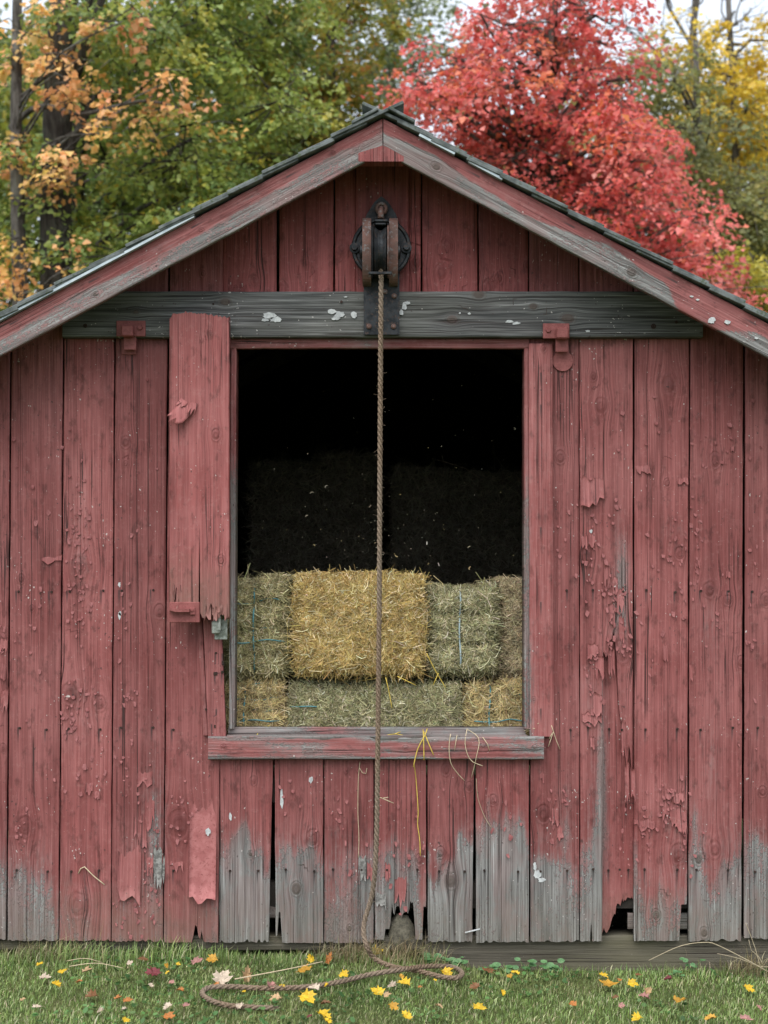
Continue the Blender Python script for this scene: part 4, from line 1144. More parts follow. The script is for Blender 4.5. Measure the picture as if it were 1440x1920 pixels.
def bale(x0, x1, z0, z1, y0, depth, P_, label, n, seed, name="hay_bale", cat="hay bale", group=None, pinch=(), rows=(), L0=.06, mats=M_twine, vt=(), rough=.010, sag=0.0, side=1.0):
    r = np.random.default_rng(seed)
    cx, w, hz = (x0 + x1) / 2, x1 - x0, z1 - z0
    t = empty(name, (cx, y0 + depth / 2, z0), label, cat, group)
    # core: rounded lumpy block
    nx, nz, ny = max(8, int(w / .03)), max(8, int(hz / .03)), 5
    def shape(u, v, d):
        """u,v in 0..1 across the face, d depth 0..1 -> world"""
        xx = x0 + w * u; zz = z0 + hz * v
        e = np.minimum(np.minimum(u * w, (1 - u) * w), np.minimum(v * hz, (1 - v) * hz))
        rd = .075
        inn = rd - np.sqrt(np.maximum(rd * rd - np.clip(rd - e, 0, rd) ** 2, 0))
        yy = y0 + inn * 1.15 + rough * vn2(xx * 16, zz * 16, seed) + rough * .8 * vn2(xx * 40, zz * 40, seed + 1)
        for p in pinch: yy = yy + .034 * np.exp(-((xx - p) / .030) ** 2)
        for p in rows: yy = yy + .030 * np.exp(-((zz - p) / .016) ** 2)
        bulge = 0.012 * np.sin(np.pi * v) * (u - .5) * 2
        zz = zz + sag * np.sin(np.pi * u) * v + (.010 * vn(xx * 9, seed + 2) + .006 * vn(xx * 30, seed + 3)) * v
        return np.stack([xx + bulge, yy + d * depth, zz], -1)
    U, Vv = np.meshgrid(np.linspace(0, 1, nx), np.linspace(0, 1, nz), indexing='ij')
    F = shape(U, Vv, 0).reshape(-1, 3)
    idx = np.arange(nx * nz).reshape(nx, nz)
    q = np.stack([idx[:-1, :-1], idx[1:, :-1], idx[1:, 1:], idx[:-1, 1:]], -1).reshape(-1, 4)
    ring = np.concatenate([idx[:, 0], idx[-1, 1:], idx[-2::-1, -1], idx[0, -2:0:-1]])
    Bk = F[ring].copy(); Bk[:, 1] = y0 + depth
    bi = np.arange(len(F), len(F) + len(ring)); rn = np.roll(ring, -1); bn_ = np.roll(bi, -1)
    mesh_np("packed_core", np.concatenate([F, Bk]), [q, np.stack([ring, bi, bn_, rn], -1), bi[None, ::-1]], CM[id(P_)], t, smooth=True)
    # stalks on the face
    u = r.random(n); v = r.random(n)
    C = shape(u, v, 0) - np.array([0, .004, 0]) + np.stack([np.zeros(n), -r.random(n) ** 2 * .008, np.zeros(n)], -1)
    ang = r.uniform(0, np.pi, n)
    D = np.stack([np.cos(ang), r.normal(size=n) * .12, np.sin(ang)], -1); D /= np.linalg.norm(D, axis=1, keepdims=True)
    Nn = np.stack([r.normal(size=n) * .45, -np.ones(n), r.normal(size=n) * .45 + .25], -1); Nn /= np.linalg.norm(Nn, axis=1, keepdims=True)
    L = L0 * .85 * np.exp(r.normal(size=n) * .5); W = r.uniform(.0019, .0040, n)
    a1 = strips(C, D, Nn, L, W, r.normal(size=n) * 1.3, pal(n, *P_, r))
    # stalks on the top and the flanks
    m = int(n * .55)
    u = r.random(m); d = r.random(m); top = shape(u, np.ones(m), 0); top[:, 1] += d * min(depth, .45)
    C2 = top + np.array([0, 0, .003]) + np.stack([np.zeros(m), np.zeros(m), r.random(m) ** 3 * .014], -1)
    ang = r.uniform(0, 2 * np.pi, m); D2 = np.stack([np.cos(ang), np.sin(ang), np.abs(r.normal(size=m)) * .16], -1); D2 /= np.linalg.norm(D2, axis=1, keepdims=True)
    N2 = np.tile([0., -.3, 1.], (m, 1)) + r.normal(size=(m, 3)) * .35; N2 /= np.linalg.norm(N2, axis=1, keepdims=True)
    a2 = strips(C2, D2, N2, L0 * np.exp(r.normal(size=m) * .5), r.uniform(.0022, .005, m), r.normal(size=m), pal(m, *P_, r))
    k = int(n * .035)
    sgn = np.where(r.random(k) < .5, 0.0, 1.0)
    C3 = shape(sgn, r.random(k), 0); C3[:, 1] += r.random(k) * .12
    D3 = np.stack([(sgn * 2 - 1) * .5 + r.normal(size=k) * .5, r.normal(size=k) * .5 - .4, r.normal(size=k)], -1); D3 /= np.linalg.norm(D3, axis=1, keepdims=True)
    N3 = np.tile([0., -1., .2], (k, 1)) + r.normal(size=(k, 3)) * .3; N3 /= np.linalg.norm(N3, axis=1, keepdims=True)
    a3 = strips(C3, D3, N3, .05 * np.exp(r.normal(size=k) * .4), r.uniform(.0018, .0035, k), r.normal(size=k), pal(k, *P_, r))
    Vs, Qs, Cs = [], [], []; b = 0
    for (V_, q_, c_) in (a1, a2, a3):
        Vs.append(V_); Qs.append(q_ + b); Cs.append(c_); b += len(V_)
    o = mesh_np("loose_stalks", np.concatenate(Vs), [np.concatenate(Qs)], M_straw, t, attrs={'col': ('FLOAT_COLOR', np.concatenate(Cs))})
    tag(o, kind="stuff")
    for p in pinch:
        mb = MB(); vs = np.linspace(0.02, .98, 14); uu = (p - x0) / w
        pts = [Vector(shape(np.array(uu), np.array(q_), 0)) + Vector((.003 * math.sin(q_ * 9), -.026, 0)) for q_ in vs]
        mb.tube(pts, .0044, 6); mb.build("twine", mats, t, smooth=True)
    for (p, ua, ub) in vt:
        mb = MB(); vv = (p - z0) / hz
        pts = [Vector(shape(np.array(q_), np.array(vv), 0)) + Vector((0, -.019, .005 * math.sin(q_ * 11 + p * 30))) for q_ in np.linspace(ua, ub, 12)]
        mb.tube(pts, .0032, 5); mb.build("twine", M_twine, t, smooth=True)
    return t
def bx(px0, px1, py1, py0, y):    # photo rectangle on plane y -> x0,x1,z0,z1
    return X(px0, y), X(px1, y), Z(py1, y), Z(py0, y)
y = .20
# lower tier
x0, x1, z0, z1 = bx(405, 526, 1400, 1284, y)
bale(x0, x1, FLOOR_Z + .002, z1, y, .8, TAN, "small tan bale tied with blue twine at the lower left of the opening", 5200, 1, pinch=(X(458, y),), rows=(Z(1310, y), Z(1335, y)), vt=((Z(1286, y), .45, .95), (Z(1313, y), .3, 1), (Z(1333, y), .3, 1), (Z(1352, y), .3, 1)))
x0, x1, z0, z1 = bx(543, 861, 1400, 1280, .20)
bale(x0, x1, FLOOR_Z + .002, z1, .20, .8, GREEN, "wide greenish hay bale lying under the golden straw bale", 11500, 2, L0=.035, vt=((Z(1323, .17), .01, .17),))
x0, x1, z0, z1 = bx(880, 1010, 1400, 1284, y)
bale(x0, x1, FLOOR_Z + .002, z1, y, .8, TAN, "tan bale with twine at the lower right of the opening", 5200, 3, pinch=(X(920, y),), rows=(Z(1305, y), Z(1340, y)), vt=((Z(1305, y), .08, .8), (Z(1352, y), .1, .75)))
# upper tier
x0, x1, z0, z1 = bx(400, 535, 1268, 1088, y)
bale(x0, x1, z0, z1, y, .8, HAY, "green hay bale with crossed blue twine at the left of the straw bale", 8500, 4, pinch=(X(475, y),), rows=(Z(1132, y), Z(1180, y), Z(1228, y)), L0=.05, vt=((Z(1127, y), .3, .95), (Z(1178, y), .52, .98), (Z(1202, y), .28, .96)))
x0, x1, z0, z1 = bx(555, 791, 1266, 1082, .13)
bale(x0, x1, z0 + .004, z1, .13, .85, GOLD, "golden yellow straw bale in the middle of the opening behind the rope", 14500, 5, name="straw_bale", cat="straw bale", L0=.045)
x0, x1, z0, z1 = bx(808, 930, 1264, 1098, y)
bale(x0, x1, z0, z1, y, .8, GREEN, "green hay bale with one pale twine right of the straw bale", 8500, 6, pinch=(X(863, y),), mats=M_twine2, L0=.042, sag=-.02, rows=(Z(1145, y), Z(1205, y)))
x0, x1, z0, z1 = bx(944, 1040, 1272, 1090, .24)
bale(x0, x1, z0, z1, .26, .8, BROWN, "brownish hay bale half hidden behind the right door frame", 5500, 7, L0=.04)
# the stack at the back of the loft, dimmed by its darker hay colours
YB = 2.5
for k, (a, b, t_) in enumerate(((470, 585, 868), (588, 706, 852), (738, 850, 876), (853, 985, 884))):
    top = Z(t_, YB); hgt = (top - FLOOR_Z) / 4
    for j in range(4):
        bale(X(a, YB), X(b, YB), FLOOR_Z + hgt * j + .002, FLOOR_Z + hgt * (j + 1), YB + .05 * (j % 2), .9, SHADED_HAY, "hay bale coloured dim in the dark back stack, " + ("bottom", "second", "third", "top")[j] + " tier, " + ("first", "second", "third", "fourth")[k] + " from the left", 1200 if j > 1 else 200, 40 + k * 5 + j, group="bales in the dark back stack", L0=.08)
lf = None

# chaff specks hanging in cobwebs inside the opening
r = np.random.default_rng(9); m = 170
py_ = np.concatenate([r.uniform(700, 1070, 90), r.normal(1010, 35, 80)]); px_ = np.concatenate([r.uniform(450, 975, 90), r.normal(700, 70, 80)])
yy = r.uniform(.1, .7, m)
C = np.array([tuple(P(a, min(b, 1075), c)) for a, b, c in zip(px_, py_, yy)])
D = r.normal(size=(m, 3)); D /= np.linalg.norm(D, axis=1, keepdims=True); Nn = np.tile([0., -1., .4], (m, 1)) + r.normal(size=(m, 3)) * .2
L = np.where(r.random(m) < .10, r.uniform(.010, .022, m), r.uniform(.0025, .0052, m))
V, q, c = strips(C, D, Nn, L, np.clip(L * .4, .002, .004), r.normal(size=m), pal(m, [(.40, .35, .24), (.50, .40, .17), (.30, .27, .20)], [2, 1, 2], r))
tag(mesh_np("chaff", V, [q], M_straw, attrs={'col': ('FLOAT_COLOR', c)}), "specks of chaff caught in cobwebs in the dark opening", "chaff", kind="stuff")

# ------------------------------------------------------------------ straws hanging over the sill
def straw_mat(name, c): return simple(name, tuple(k * .8 for k in c), c, 40, .6)
M_sy = straw_mat("yellow straw", (.72, .52, .10)); M_sp = straw_mat("pale straw", (.62, .50, .33)); M_sd = straw_mat("dry stem", (.46, .38, .25))
def stalk(name, label, cat, lines, mat, rad=.0026, group=None, y=-.058):
    o0 = lines[0][0]; 
    t = MB()
    for ln in lines:
        pts = [P(q[0], q[1], q[2] if len(q) > 2 else y) for q in ln]
        t.tube(resample(catmull(pts, 6), .02), rad, 5)
    o = t.build(name, mat, origin=tuple(P(lines[0][-1][0], lines[0][-1][1], y)), smooth=True)
    tag(o, label, cat, group); return o
stalk("straw_wisp", "bright yellow straws forked over the middle of the door sill", "straw", [[(801, 1366, -.02), (797, 1378, -.055), (783, 1405), (775, 1438)], [(793, 1368, -.02), (794, 1380, -.055), (795, 1425)], [(795, 1372, -.03), (800, 1385), (813, 1416)]], M_sy)
stalk("straw_wisp", "long yellow straw dangling down the boards below the sill", "straw", [[(776, 1432), (780, 1460, -.012), (784, 1520, -.012), (783, 1545, -.012), (787, 1575, -.012), (788, 1605, -.012)]], M_sy, .0022)
stalk("straw_wisp", "pale bent straws hanging over the right of the sill", "straw", [[(845, 1376, -.05), (842, 1400), (845, 1430, -.055), (858, 1450, -.03), (871, 1464, -.012)], [(876, 1366, -.03), (872, 1395), (882, 1425), (905, 1436)], [(877, 1368, -.03), (898, 1385), (893, 1420), (884, 1458, -.012)], [(905, 1382), (917, 1400), (918, 1408)], [(857, 1378), (852, 1407)]], M_sp, .0020)
stalk("loose_thread", "pale thread of baling twine hanging left of the rope below the sill", "thread", [[(675, 1428, -.01), (672, 1460, -.010), (671, 1520, -.010), (673, 1570, -.01), (672, 1608, -.01)], [(674, 1440, -.01), (684, 1454, -.01), (688, 1440, -.01)]], M_sp, .0016)
stalk("straw_wisp", "thin reddish stem below the right end of the sill", "straw", [[(893, 1460, -.01), (896, 1495, -.01), (908, 1530, -.01), (922, 1553, -.01)]], M_sd, .0014)
stalk("straw_wisp", "frayed straw tuft stuck to the rope below the sill", "straw", [[(712, 1495, -.20), (724, 1500, -.2), (738, 1506, -.2)], [(716, 1497, -.2), (728, 1495, -.2)]], M_sp, .0020)
stalk("dry_twig", "crooked pale twig stuck to the boards at the lower left", "twig", [[(147, 1638, -.008), (155, 1624, -.008), (167, 1634, -.008), (176, 1643, -.010), (190, 1654, -.010), (196, 1659, -.010)]], M_sp, .0028)
stalk("wood_sliver", "white wood sliver lodged in the gap right of the rope", "sliver", [[(872, 1749, -.01), (884, 1746, -.012), (900, 1742, -.012)]], M_white, .004)
stalk("straw_wisp", "straws sprouting at the right end of the sill", "straw", [[(985, 1372, .05), (1000, 1362, .0), (1010, 1356, -.03)], [(975, 1375, .05), (992, 1366, -.01), (1003, 1366, -.03)], [(1034, 1360, -.03), (1042, 1385, -.03), (1050, 1405, -.02)], [(1030, 1385, -.03), (1038, 1370, -.03), (1028, 1400, -.03)]], M_sp, .0018)
stalk("straw_wisp", "yellow straws lying along the sill cap beside the rope", "straw", [[(555, 1381, .0), (600, 1380, -.01), (650, 1381, -.02)], [(720, 1380, -.01), (740, 1376, -.0), (765, 1381, -.02)], [(735, 1378, .01), (752, 1372, .02)], [(480, 1380, -.01), (489, 1370, .05), (505, 1360, .08)]], M_sy, .0018)
stalk("straw_wisp", "yellow straws poking down from the golden bale", "straw", [[(723, 1270, .11), (729, 1295, .11), (735, 1328, .11)], [(800, 1225, .12), (815, 1255, .13), (836, 1290, .14)], [(812, 1285, .12), (822, 1262, .12)], [(745, 1268, .11), (780, 1285, .12)]], M_sy, .0022)

# ------------------------------------------------------------------ lawn
r = np.random.default_rng(21)
def blades(C, H, W, lean, az, col, droop=.5):
    n = len(C)
    dirv = np.stack([np.cos(az), np.sin(az), np.zeros(n)], -1)
    wv = np.stack([-np.sin(az + .6), np.cos(az + .6), np.zeros(n)], -1)
    up = np.array([0, 0, 1.0])
    m = C + up * (H * .55)[:, None] + dirv * (lean * H * .30)[:, None]
    tip = C + up * (H * (1 - droop * lean * .5))[:, None] + dirv * (lean * H * .95)[:, None]
    V = np.stack([C - wv * (W / 2)[:, None], C + wv * (W / 2)[:, None], m + wv * (W * .42)[:, None], m - wv * (W * .42)[:, None], tip], 1).reshape(-1, 3)
    b = (np.arange(n) * 5)[:, None]
    return V, b + np.array([[0, 1, 2, 3]]), b + np.array([[3, 2, 4]]), np.repeat(col, 5, 0)
def lawn(n, xr, yr_, hfun, cfun, name, label=None):
    x = r.uniform(*xr, n); y_ = r.uniform(*yr_, n)
    C = np.stack([x, y_, gz(x) - .002], -1)
    H = hfun(x, y_, n); col = cfun(x, y_, n)
    V, q, t, c = blades(C, H, r.uniform(.0022, .0048, n), np.clip(np.abs(r.normal(size=n)) * .6, 0, 1.5), r.uniform(0, 6.28, n), col)
    o = mesh_np(name, V, [q, t], M_grass, attrs={'col': ('FLOAT_COLOR', c)})
    tag(o, label, "grass" if label else None, kind="stuff"); return o
GR = ([(.18, .26, .075), (.24, .34, .10), (.31, .41, .15), (.40, .46, .22), (.12, .19, .06), (.58, .53, .33)], [3, 4, 3.5, 1.8, 1.4, 1.6])
def lawn_h(x, y_, n):
    base = .013 + .011 * (vn2(x * 3, y_ * 3, 3) + 1) * .6
    return base * np.exp(r.normal(size=n) * .35)
def lawn_c(x, y_, n):
    c = pal(n, *GR, r)
    dry = (vn2(x * 2.2, y_ * 3.5, 8) > .35)[:, None] * .5
    dk = np.array([.30, .28, .13, 1])
    return c * (1 - dry * .5) + dk * dry * .5
lawn(82000, (-2.6, 2.6), (-1.75, 0.02), lawn_h, lawn_c, "grass", "short green lawn grass before the barn")
def tall_h(x, y_, n): return r.uniform(.05, .13, n) * (0.7 + .5 * vn2(x * 5, x * 0, 5))
lawn(2600, (-2.5, X(700)), (-.14, 0.01), tall_h, lawn_c, "tall_grass", "longer grass growing along the foot of the wall left of the rope")
lawn(900, (X(700), 2.5), (-.10, 0.01), lambda x, y_, n: r.uniform(.025, .06, n), lawn_c, "tall_grass", "longer grass growing along the timber right of the rope")
DRY = ([(.42, .36, .22), (.33, .27, .15), (.24, .20, .10), (.20, .22, .08)], [3, 3, 2, 1])
def tuft(px, py, n, spread, h, label):
    p = gpt(px, py, 0.0)
    x = p.x + r.normal(size=n) * spread; y_ = np.clip(p.y + r.normal(size=n) * .05, -3, .0)
    V, q, t, c = blades(np.stack([x, y_, gz(x)], -1), h * np.exp(r.normal(size=n) * .3), r.uniform(.002, .004, n), np.abs(r.normal(size=n)) * .9, r.uniform(0, 6.28, n), pal(n, *DRY, r))
    tag(mesh_np("dry_grass_tuft", V, [q, t], M_grass, attrs={'col': ('FLOAT_COLOR', c)}), label, "grass tuft", kind="stuff")
tuft(670, 1800, 620, .10, .085, "dry grass tuft matted around the foot of the rope"); tuft(780, 1798, 260, .07, .09, "dry grass tuft under the stone right of the rope")
tuft(110, 1790, 260, .13, .08, "dry grass tuft under the leftmost boards"); tuft(1400, 1820, 240, .09, .08, "dry grass tuft at the right end of the timber")
# clover and small broad leaves low in the lawn
n = 5200; x = r.uniform(-2.5, 2.5, n); y_ = r.uniform(-1.7, -.02, n)
keep = vn2(x * 2.5, y_ * 3, 14) + .5 * vn2(x * 7, y_ * 8, 15) - .12 * x > .12
x, y_ = x[keep], y_[keep]; n = len(x); s = r.uniform(.006, .013, n); z = gz(x) + r.uniform(.012, .034, n)
ang = r.uniform(0, 6.28, n); tx, ty = r.normal(size=n) * .35, r.normal(size=n) * .35
V = []
for k in range(6):
    a = ang + k * math.pi / 3
    V.append(np.stack([x + s * np.cos(a), y_ + s * np.sin(a), z + s * (np.cos(a) * tx + np.sin(a) * ty)], -1))
V = np.stack(V, 1).reshape(-1, 3); b = (np.arange(n) * 6)[:, None]
tag(mesh_np("clover", V, [b + np.arange(6)[None, :]], M_grass, attrs={'col': ('FLOAT_COLOR', np.repeat(pal(n, [(.06, .135, .04), (.09, .18, .055), (.13, .22, .08)], [2, 3, 1], r), 6, 0))}), "clover leaves mixed into the lawn grass", "clover", kind="stuff")

# arching dry stems at the right
def stem(label, pts, mat=M_sd, rad=.0026, group=None, name="dry_grass_stem"):
    t = MB(); pp = resample(catmull([Vector(p) for p in pts], 8), .02)
    t.tube(pp, list(np.linspace(rad, rad * .6, len(pp))), 5)
    tag(t.build(name, mat, origin=tuple(pts[0]), smooth=True), label, "grass stem", group)
yy = -.10
stem("long dry stem arching low across the right end of the timber", [P(1440, 1822, yy), P(1395, 1797, yy), P(1345, 1772, yy), P(1322, 1767, yy), P(1275, 1774, yy), P(1216, 1801, yy)])
stem("dry stem crossing the timber below the arching one", [P(1450, 1812, yy), P(1425, 1812, yy), P(1385, 1797, yy), P(1345, 1788, yy)], rad=.002)
stem("upright dry stem leaning at the right edge", [P(1426, 1815, yy), P(1415, 1775, yy), P(1398, 1730, yy)], rad=.0022)
stem("second upright dry stem at the right edge", [P(1432, 1812, yy), P(1420, 1790, yy), P(1410, 1785, yy), P(1404, 1762, yy)], rad=.002)
stem("straight pale stem lying on the grass left of the rope", [gpt(440, 1836, .035), gpt(540, 1817, .05), gpt(605, 1803, .055)], M_sp, .003)
stem("bent dry stem under the lower left boards", [gpt(125, 1802, .03), gpt(160, 1797, .06), gpt(195, 1806, .03)], M_sp, .002)
stem("long thin dry stem on the grass at the lower left", [gpt(130, 1812, .03), gpt(180, 1806, .045), gpt(230, 1815, .035)], M_sp, .002)

# small weeds at the foot of the timber
def weed(px, py, hgt, n, label, seed, sz=.018):
    p = gpt(px, py, 0.0); p.y = min(p.y, -.02)
    rr = np.random.default_rng(seed)
    t = empty("weed_plant", p, label, "weed")
    mb = MB(); tips = []
    for i in range(n):
        a = rr.uniform(0, 6.28); h = hgt * rr.uniform(.4, 1.05); s = rr.uniform(.01, .06)
        e = p + Vector((math.cos(a) * s, -abs(math.sin(a)) * s * .6, h)); tips.append((e, a))
        mb.tube([p, p + Vector((math.cos(a) * s * .4, 0, h * .6)), e], [.0016, .0013, .001], 4)
    mb.build("stem", M_weed, t)
    for (e, a) in tips:
        mb = MB(); k = sz * rr.uniform(.7, 1.2); tl = rr.uniform(.1, .7)
        pts = []
        for q_ in range(8):
            an = q_ * math.pi / 4; u, v = k * math.cos(an) * (1.15 if q_ == 0 else 1), k * math.sin(an)
            ca, sa = math.cos(a), math.sin(a)
            pts.append(e + Vector((u * ca - v * sa, (u * sa + v * ca) * (1 - tl) - .0, -(u * sa + v * ca) * tl * -1 * .9)))
        mb.add([e + Vector((0, 0, -.003))] + pts, [(0, 1 + q_, 1 + (q_ + 1) % 8) for q_ in range(8)])
        mb.build("leaf", M_weed, t, smooth=True)
M_weed = simple("weed leaf", (.06, .15, .05), (.11, .22, .085), 50, .5)
weed(805, 1803, .05, 11, "low green weed right of the rope under the grey boards", 1); weed(852, 1806, .045, 12, "spreading green weed below the gap in the grey boards", 2); weed(846, 1800, .10, 3, "thin upright weed below the gap in the grey boards", 3, .010)
weed(938, 1806, .045, 5, "lone round leaved weed against the timber", 4); weed(985, 1812, .07, 6, "weed on the timber below the door casing", 5); weed(1025, 1812, .06, 9, "leafy weed at the middle of the timber", 6); weed(1293, 1820, .07, 6, "small weed against the right part of the timber", 7, .014); weed(1270, 1832, .03, 6, "low weed beside the right timber", 8, .012)
weed(905, 1824, .025, 8, "flat weed on the grass near the brown leaf", 9, .013)

# ------------------------------------------------------------------ fallen leaves
CN = {'y': ("yellow", (.72, .47, .03)), 'g': ("golden", (.55, .30, .04)), 'o': ("orange", (.50, .19, .05)), 't': ("tan", (.52, .34, .18)), 'c': ("cream", (.62, .50, .38)),
      'p': ("pinkish", (.45, .22, .19)), 'r': ("dark red", (.20, .045, .05)), 'b': ("brown", (.22, .10, .04))}
LM = {}
for k, (nm, c) in CN.items():
    LM[k] = simple("fallen " + nm + " leaf", tuple(q * .62 for q in c), tuple(q * .92 for q in c), 3.2, .55, spec=.3, c3=tuple(q * .42 for q in c))
leaf_shapes = []
OUT = [(0, 0), (.20, .02), (.48, -.02), (.36, .18), (.62, .32), (.52, .50), (.70, .70), (.40, .62), (.30, .70), (.34, .92), (.16, .90), (0, 1.12)]
OUTL = OUT + [(-a, b) for a, b in OUT[-2:0:-1]]
for q in range(6):
    rr = np.random.default_rng(q + 70)
    pts = []
    cu, cv, tw = rr.uniform(.5, 1.6), rr.uniform(-.5, 1.3), rr.uniform(-.8, .8)
    narrow = (1.0, .8, .5, .9, .7, .45)[q]
    def f3(u, v):
        v2 = v - .5
        return (u * narrow, v2, .35 * cu * abs(u) ** 1.3 + .5 * cv * v2 * v2 + tw * u * v2 + .05 * rr.normal())
    pts = [f3(0, .5)] + [f3(u * rr.uniform(.85, 1.1), v) for u, v in OUTL]
    m = len(OUTL)
    me = bpy.data.meshes.new("leaf_shape")
    fs = [(0, 1 + i, 1 + (i + 1) % m) for i in range(m)]
    k0 = len(pts)
    pts += [(.012, -.5, .0), (-.012, -.5, .0), (.01, -.85, .06)]; fs.append((k0, k0 + 1, k0 + 2))
    me.from_pydata(pts, [], fs); me.update()
    leaf_shapes.append(me)
LEAVES = [(75, 1808, 'y', 13, "at the far left beside the wall"), (119, 1821, 'y', 18, "in the left pair of yellow leaves, upper one"), (104, 1845, 'y', 20, "in the left pair of yellow leaves, lower one"), (85, 1833, 'c', 20, "just left of the paired yellow leaves"), (164, 1821, 't', 20, "right of the paired yellow leaves"),
    (268, 1798, 'b', 18, "close to the wall under the dark gap on the left"), (244, 1806, 'c', 12, "near the wall left of the dark red leaf"), (287, 1824, 'r', 28, "large, lying left of the rope"), (312, 1810, 'g', 14, "just above the large dark red leaf"), (334, 1808, 'y', 9, "small, close to the wall above the rope end"), (314, 1824, 'y', 9, "small, touching the dark red leaf"),
    (371, 1801, 'p', 26, "lying against the wall foot above the rope bend"), (397, 1799, 'g', 20, "beside the pinkish leaf at the wall foot"), (418, 1833, 'c', 36, "largest cream one above the rope bend"), (463, 1827, 't', 30, "standing upright above the rope bend"), (405, 1846, 'o', 12, "on the outer bend of the rope"), (457, 1860, 'y', 10, "inside the rope bend"),
    (449, 1885, 'c', 24, "lying on the rope's free end"), (283, 1848, 'c', 11, "small, below the large dark red leaf"), (321, 1842, 'p', 13, "small, below the dark red leaf on its right"), (337, 1856, 'o', 16, "left of the rope bend"), (171, 1867, 'b', 24, "alone in the lower left lawn"), (222, 1872, 'o', 16, "left one of two in the lower left lawn"), (241, 1875, 'o', 20, "right one of two in the lower left lawn"),
    (43, 1874, 't', 10, "small, near the left edge"), (69, 1888, 'c', 17, "near the lower left corner"), (188, 1895, 'c', 15, "near the bottom edge in the left third"), (233, 1892, 'c', 12, "small, near the bottom edge right of another cream one"), (314, 1888, 'c', 18, "below the rope bend"), (350, 1884, 'p', 17, "left of the rope's free end"), (317, 1907, 'o', 24, "at the bottom edge left of the rope's free end"), (237, 1913, 'y', 15, "at the bottom edge in the left third"), (148, 1840, 'o', 13, "right of the lower paired yellow leaf"),
    (708, 1779, 'y', 22, "resting on the rope where it meets the grass"), (583, 1796, 'y', 17, "standing upright beside the wall left of the rope"), (617, 1796, 'o', 22, "standing beside the wall at the tip of the pale stem"), (572, 1820, 'g', 30, "large, lying under the pale stem"), (645, 1828, 'y', 20, "just above the rope left of its crossing"), (612, 1847, 'y', 11, "small, lying on the rope"), (587, 1853, 'c', 23, "whitish, lying on the rope"), (508, 1848, 'p', 23, "pale, beside the rope left of the small yellow one"), (530, 1849, 'y', 15, "just above the rope beside the pale pinkish leaf"),
    (516, 1873, 't', 21, "below the rope inside its bend"), (577, 1872, 'y', 32, "large flat one below the rope"), (610, 1880, 'b', 18, "below right of the large flat yellow leaf"), (608, 1903, 'y', 26, "at the bottom centre, upper of two"), (613, 1915, 'y', 20, "at the bottom centre, lower of two"), (580, 1905, 'r', 11, "small, at the bottom centre"), (707, 1860, 'y', 24, "below the rope crossing beside a tan one"), (727, 1866, 't', 15, "touching the yellow leaf below the rope crossing"), (735, 1848, 'c', 21, "just below the rope crossing"),
    (757, 1843, 'y', 24, "brightest one below the rope loop"), (752, 1831, 'g', 13, "small, just under the rope loop"), (788, 1850, 'o', 10, "small, right of the bright yellow leaf under the loop"), (738, 1888, 'g', 19, "in the lower centre lawn"), (762, 1904, 'y', 21, "narrow, at the bottom edge right of centre"), (823, 1886, 't', 15, "in the lawn below the rope loop"), (838, 1824, 'y', 22, "lying inside the right end of the rope loop"), (815, 1838, 'y', 9, "small, under the right end of the loop"), (901, 1889, 'y', 30, "largest bright one in the lower right centre"),
    (915, 1822, 'b', 25, "large, near the wall right of the rope loop"), (890, 1850, 'b', 19, "thin, below the large brown leaf"), (942, 1860, 'y', 16, "right of the thin brown leaf"), (955, 1830, 'g', 11, "small, right of the large brown leaf"), (966, 1825, 'y', 16, "below the door casing's foot"), (1133, 1829, 'y', 20, "upper of two under the broken board hole"), (1141, 1846, 'g', 30, "lower of two under the broken board hole"), (1187, 1845, 'y', 20, "folded, right of the two under the hole"), (1212, 1857, 't', 28, "flat, right of the folded yellow leaf"), (1207, 1869, 'p', 22, "just below the flat tan leaf"),
    (1274, 1877, 'g', 28, "narrow, in the right lawn"), (1155, 1869, 'b', 14, "below the two yellow leaves under the hole"), (1404, 1855, 'y', 22, "alone near the right edge"), (1197, 1828, 'b', 13, "small, at the timber's foot"), (1252, 1835, 'r', 17, "at the timber's foot on the right"), (1193, 1909, 'y', 20, "at the bottom edge right of centre"), (1332, 1910, 'g', 22, "at the bottom edge on the right"), (1401, 1910, 'p', 28, "in the lower right corner"), (1166, 1886, 'p', 12, "small, in the right lawn"), (1074, 1882, 'o', 16, "alone right of the largest bright yellow leaf"), (1423, 1889, 'p', 13, "small, near the right edge"), (1162, 1837, 'o', 9, "small, between the yellow leaves under the hole")]
random.seed(4)
used = {}
for i, (px, py, k, s, where) in enumerate(LEAVES):
    me = leaf_shapes[i % 6]
    key = (i % 6, k)
    if key not in used:
        m2 = me.copy(); m2.materials.append(LM[k]); used[key] = m2
    z = .038 if i % 3 else .030
    p = gpt(px, py, z)
    o = bpy.data.objects.new("fallen_leaf", used[key])
    sc = s / PXM * (CAM_D + p.y) / CAM_D * .98
    o.scale = (sc, sc, sc); o.location = p
    up = "upright" in where or "standing" in where
    o.rotation_euler = (math.radians(random.uniform(4, 34) if not up else 75), random.uniform(-.35, .35), random.uniform(-2.6, 2.6) if not up else random.uniform(-.6, .6))
    o.rotation_mode = 'ZYX'
    link(o); tag(o, CN[k][0] + " fallen leaf, " + where, "leaf", "fallen leaves on the lawn")

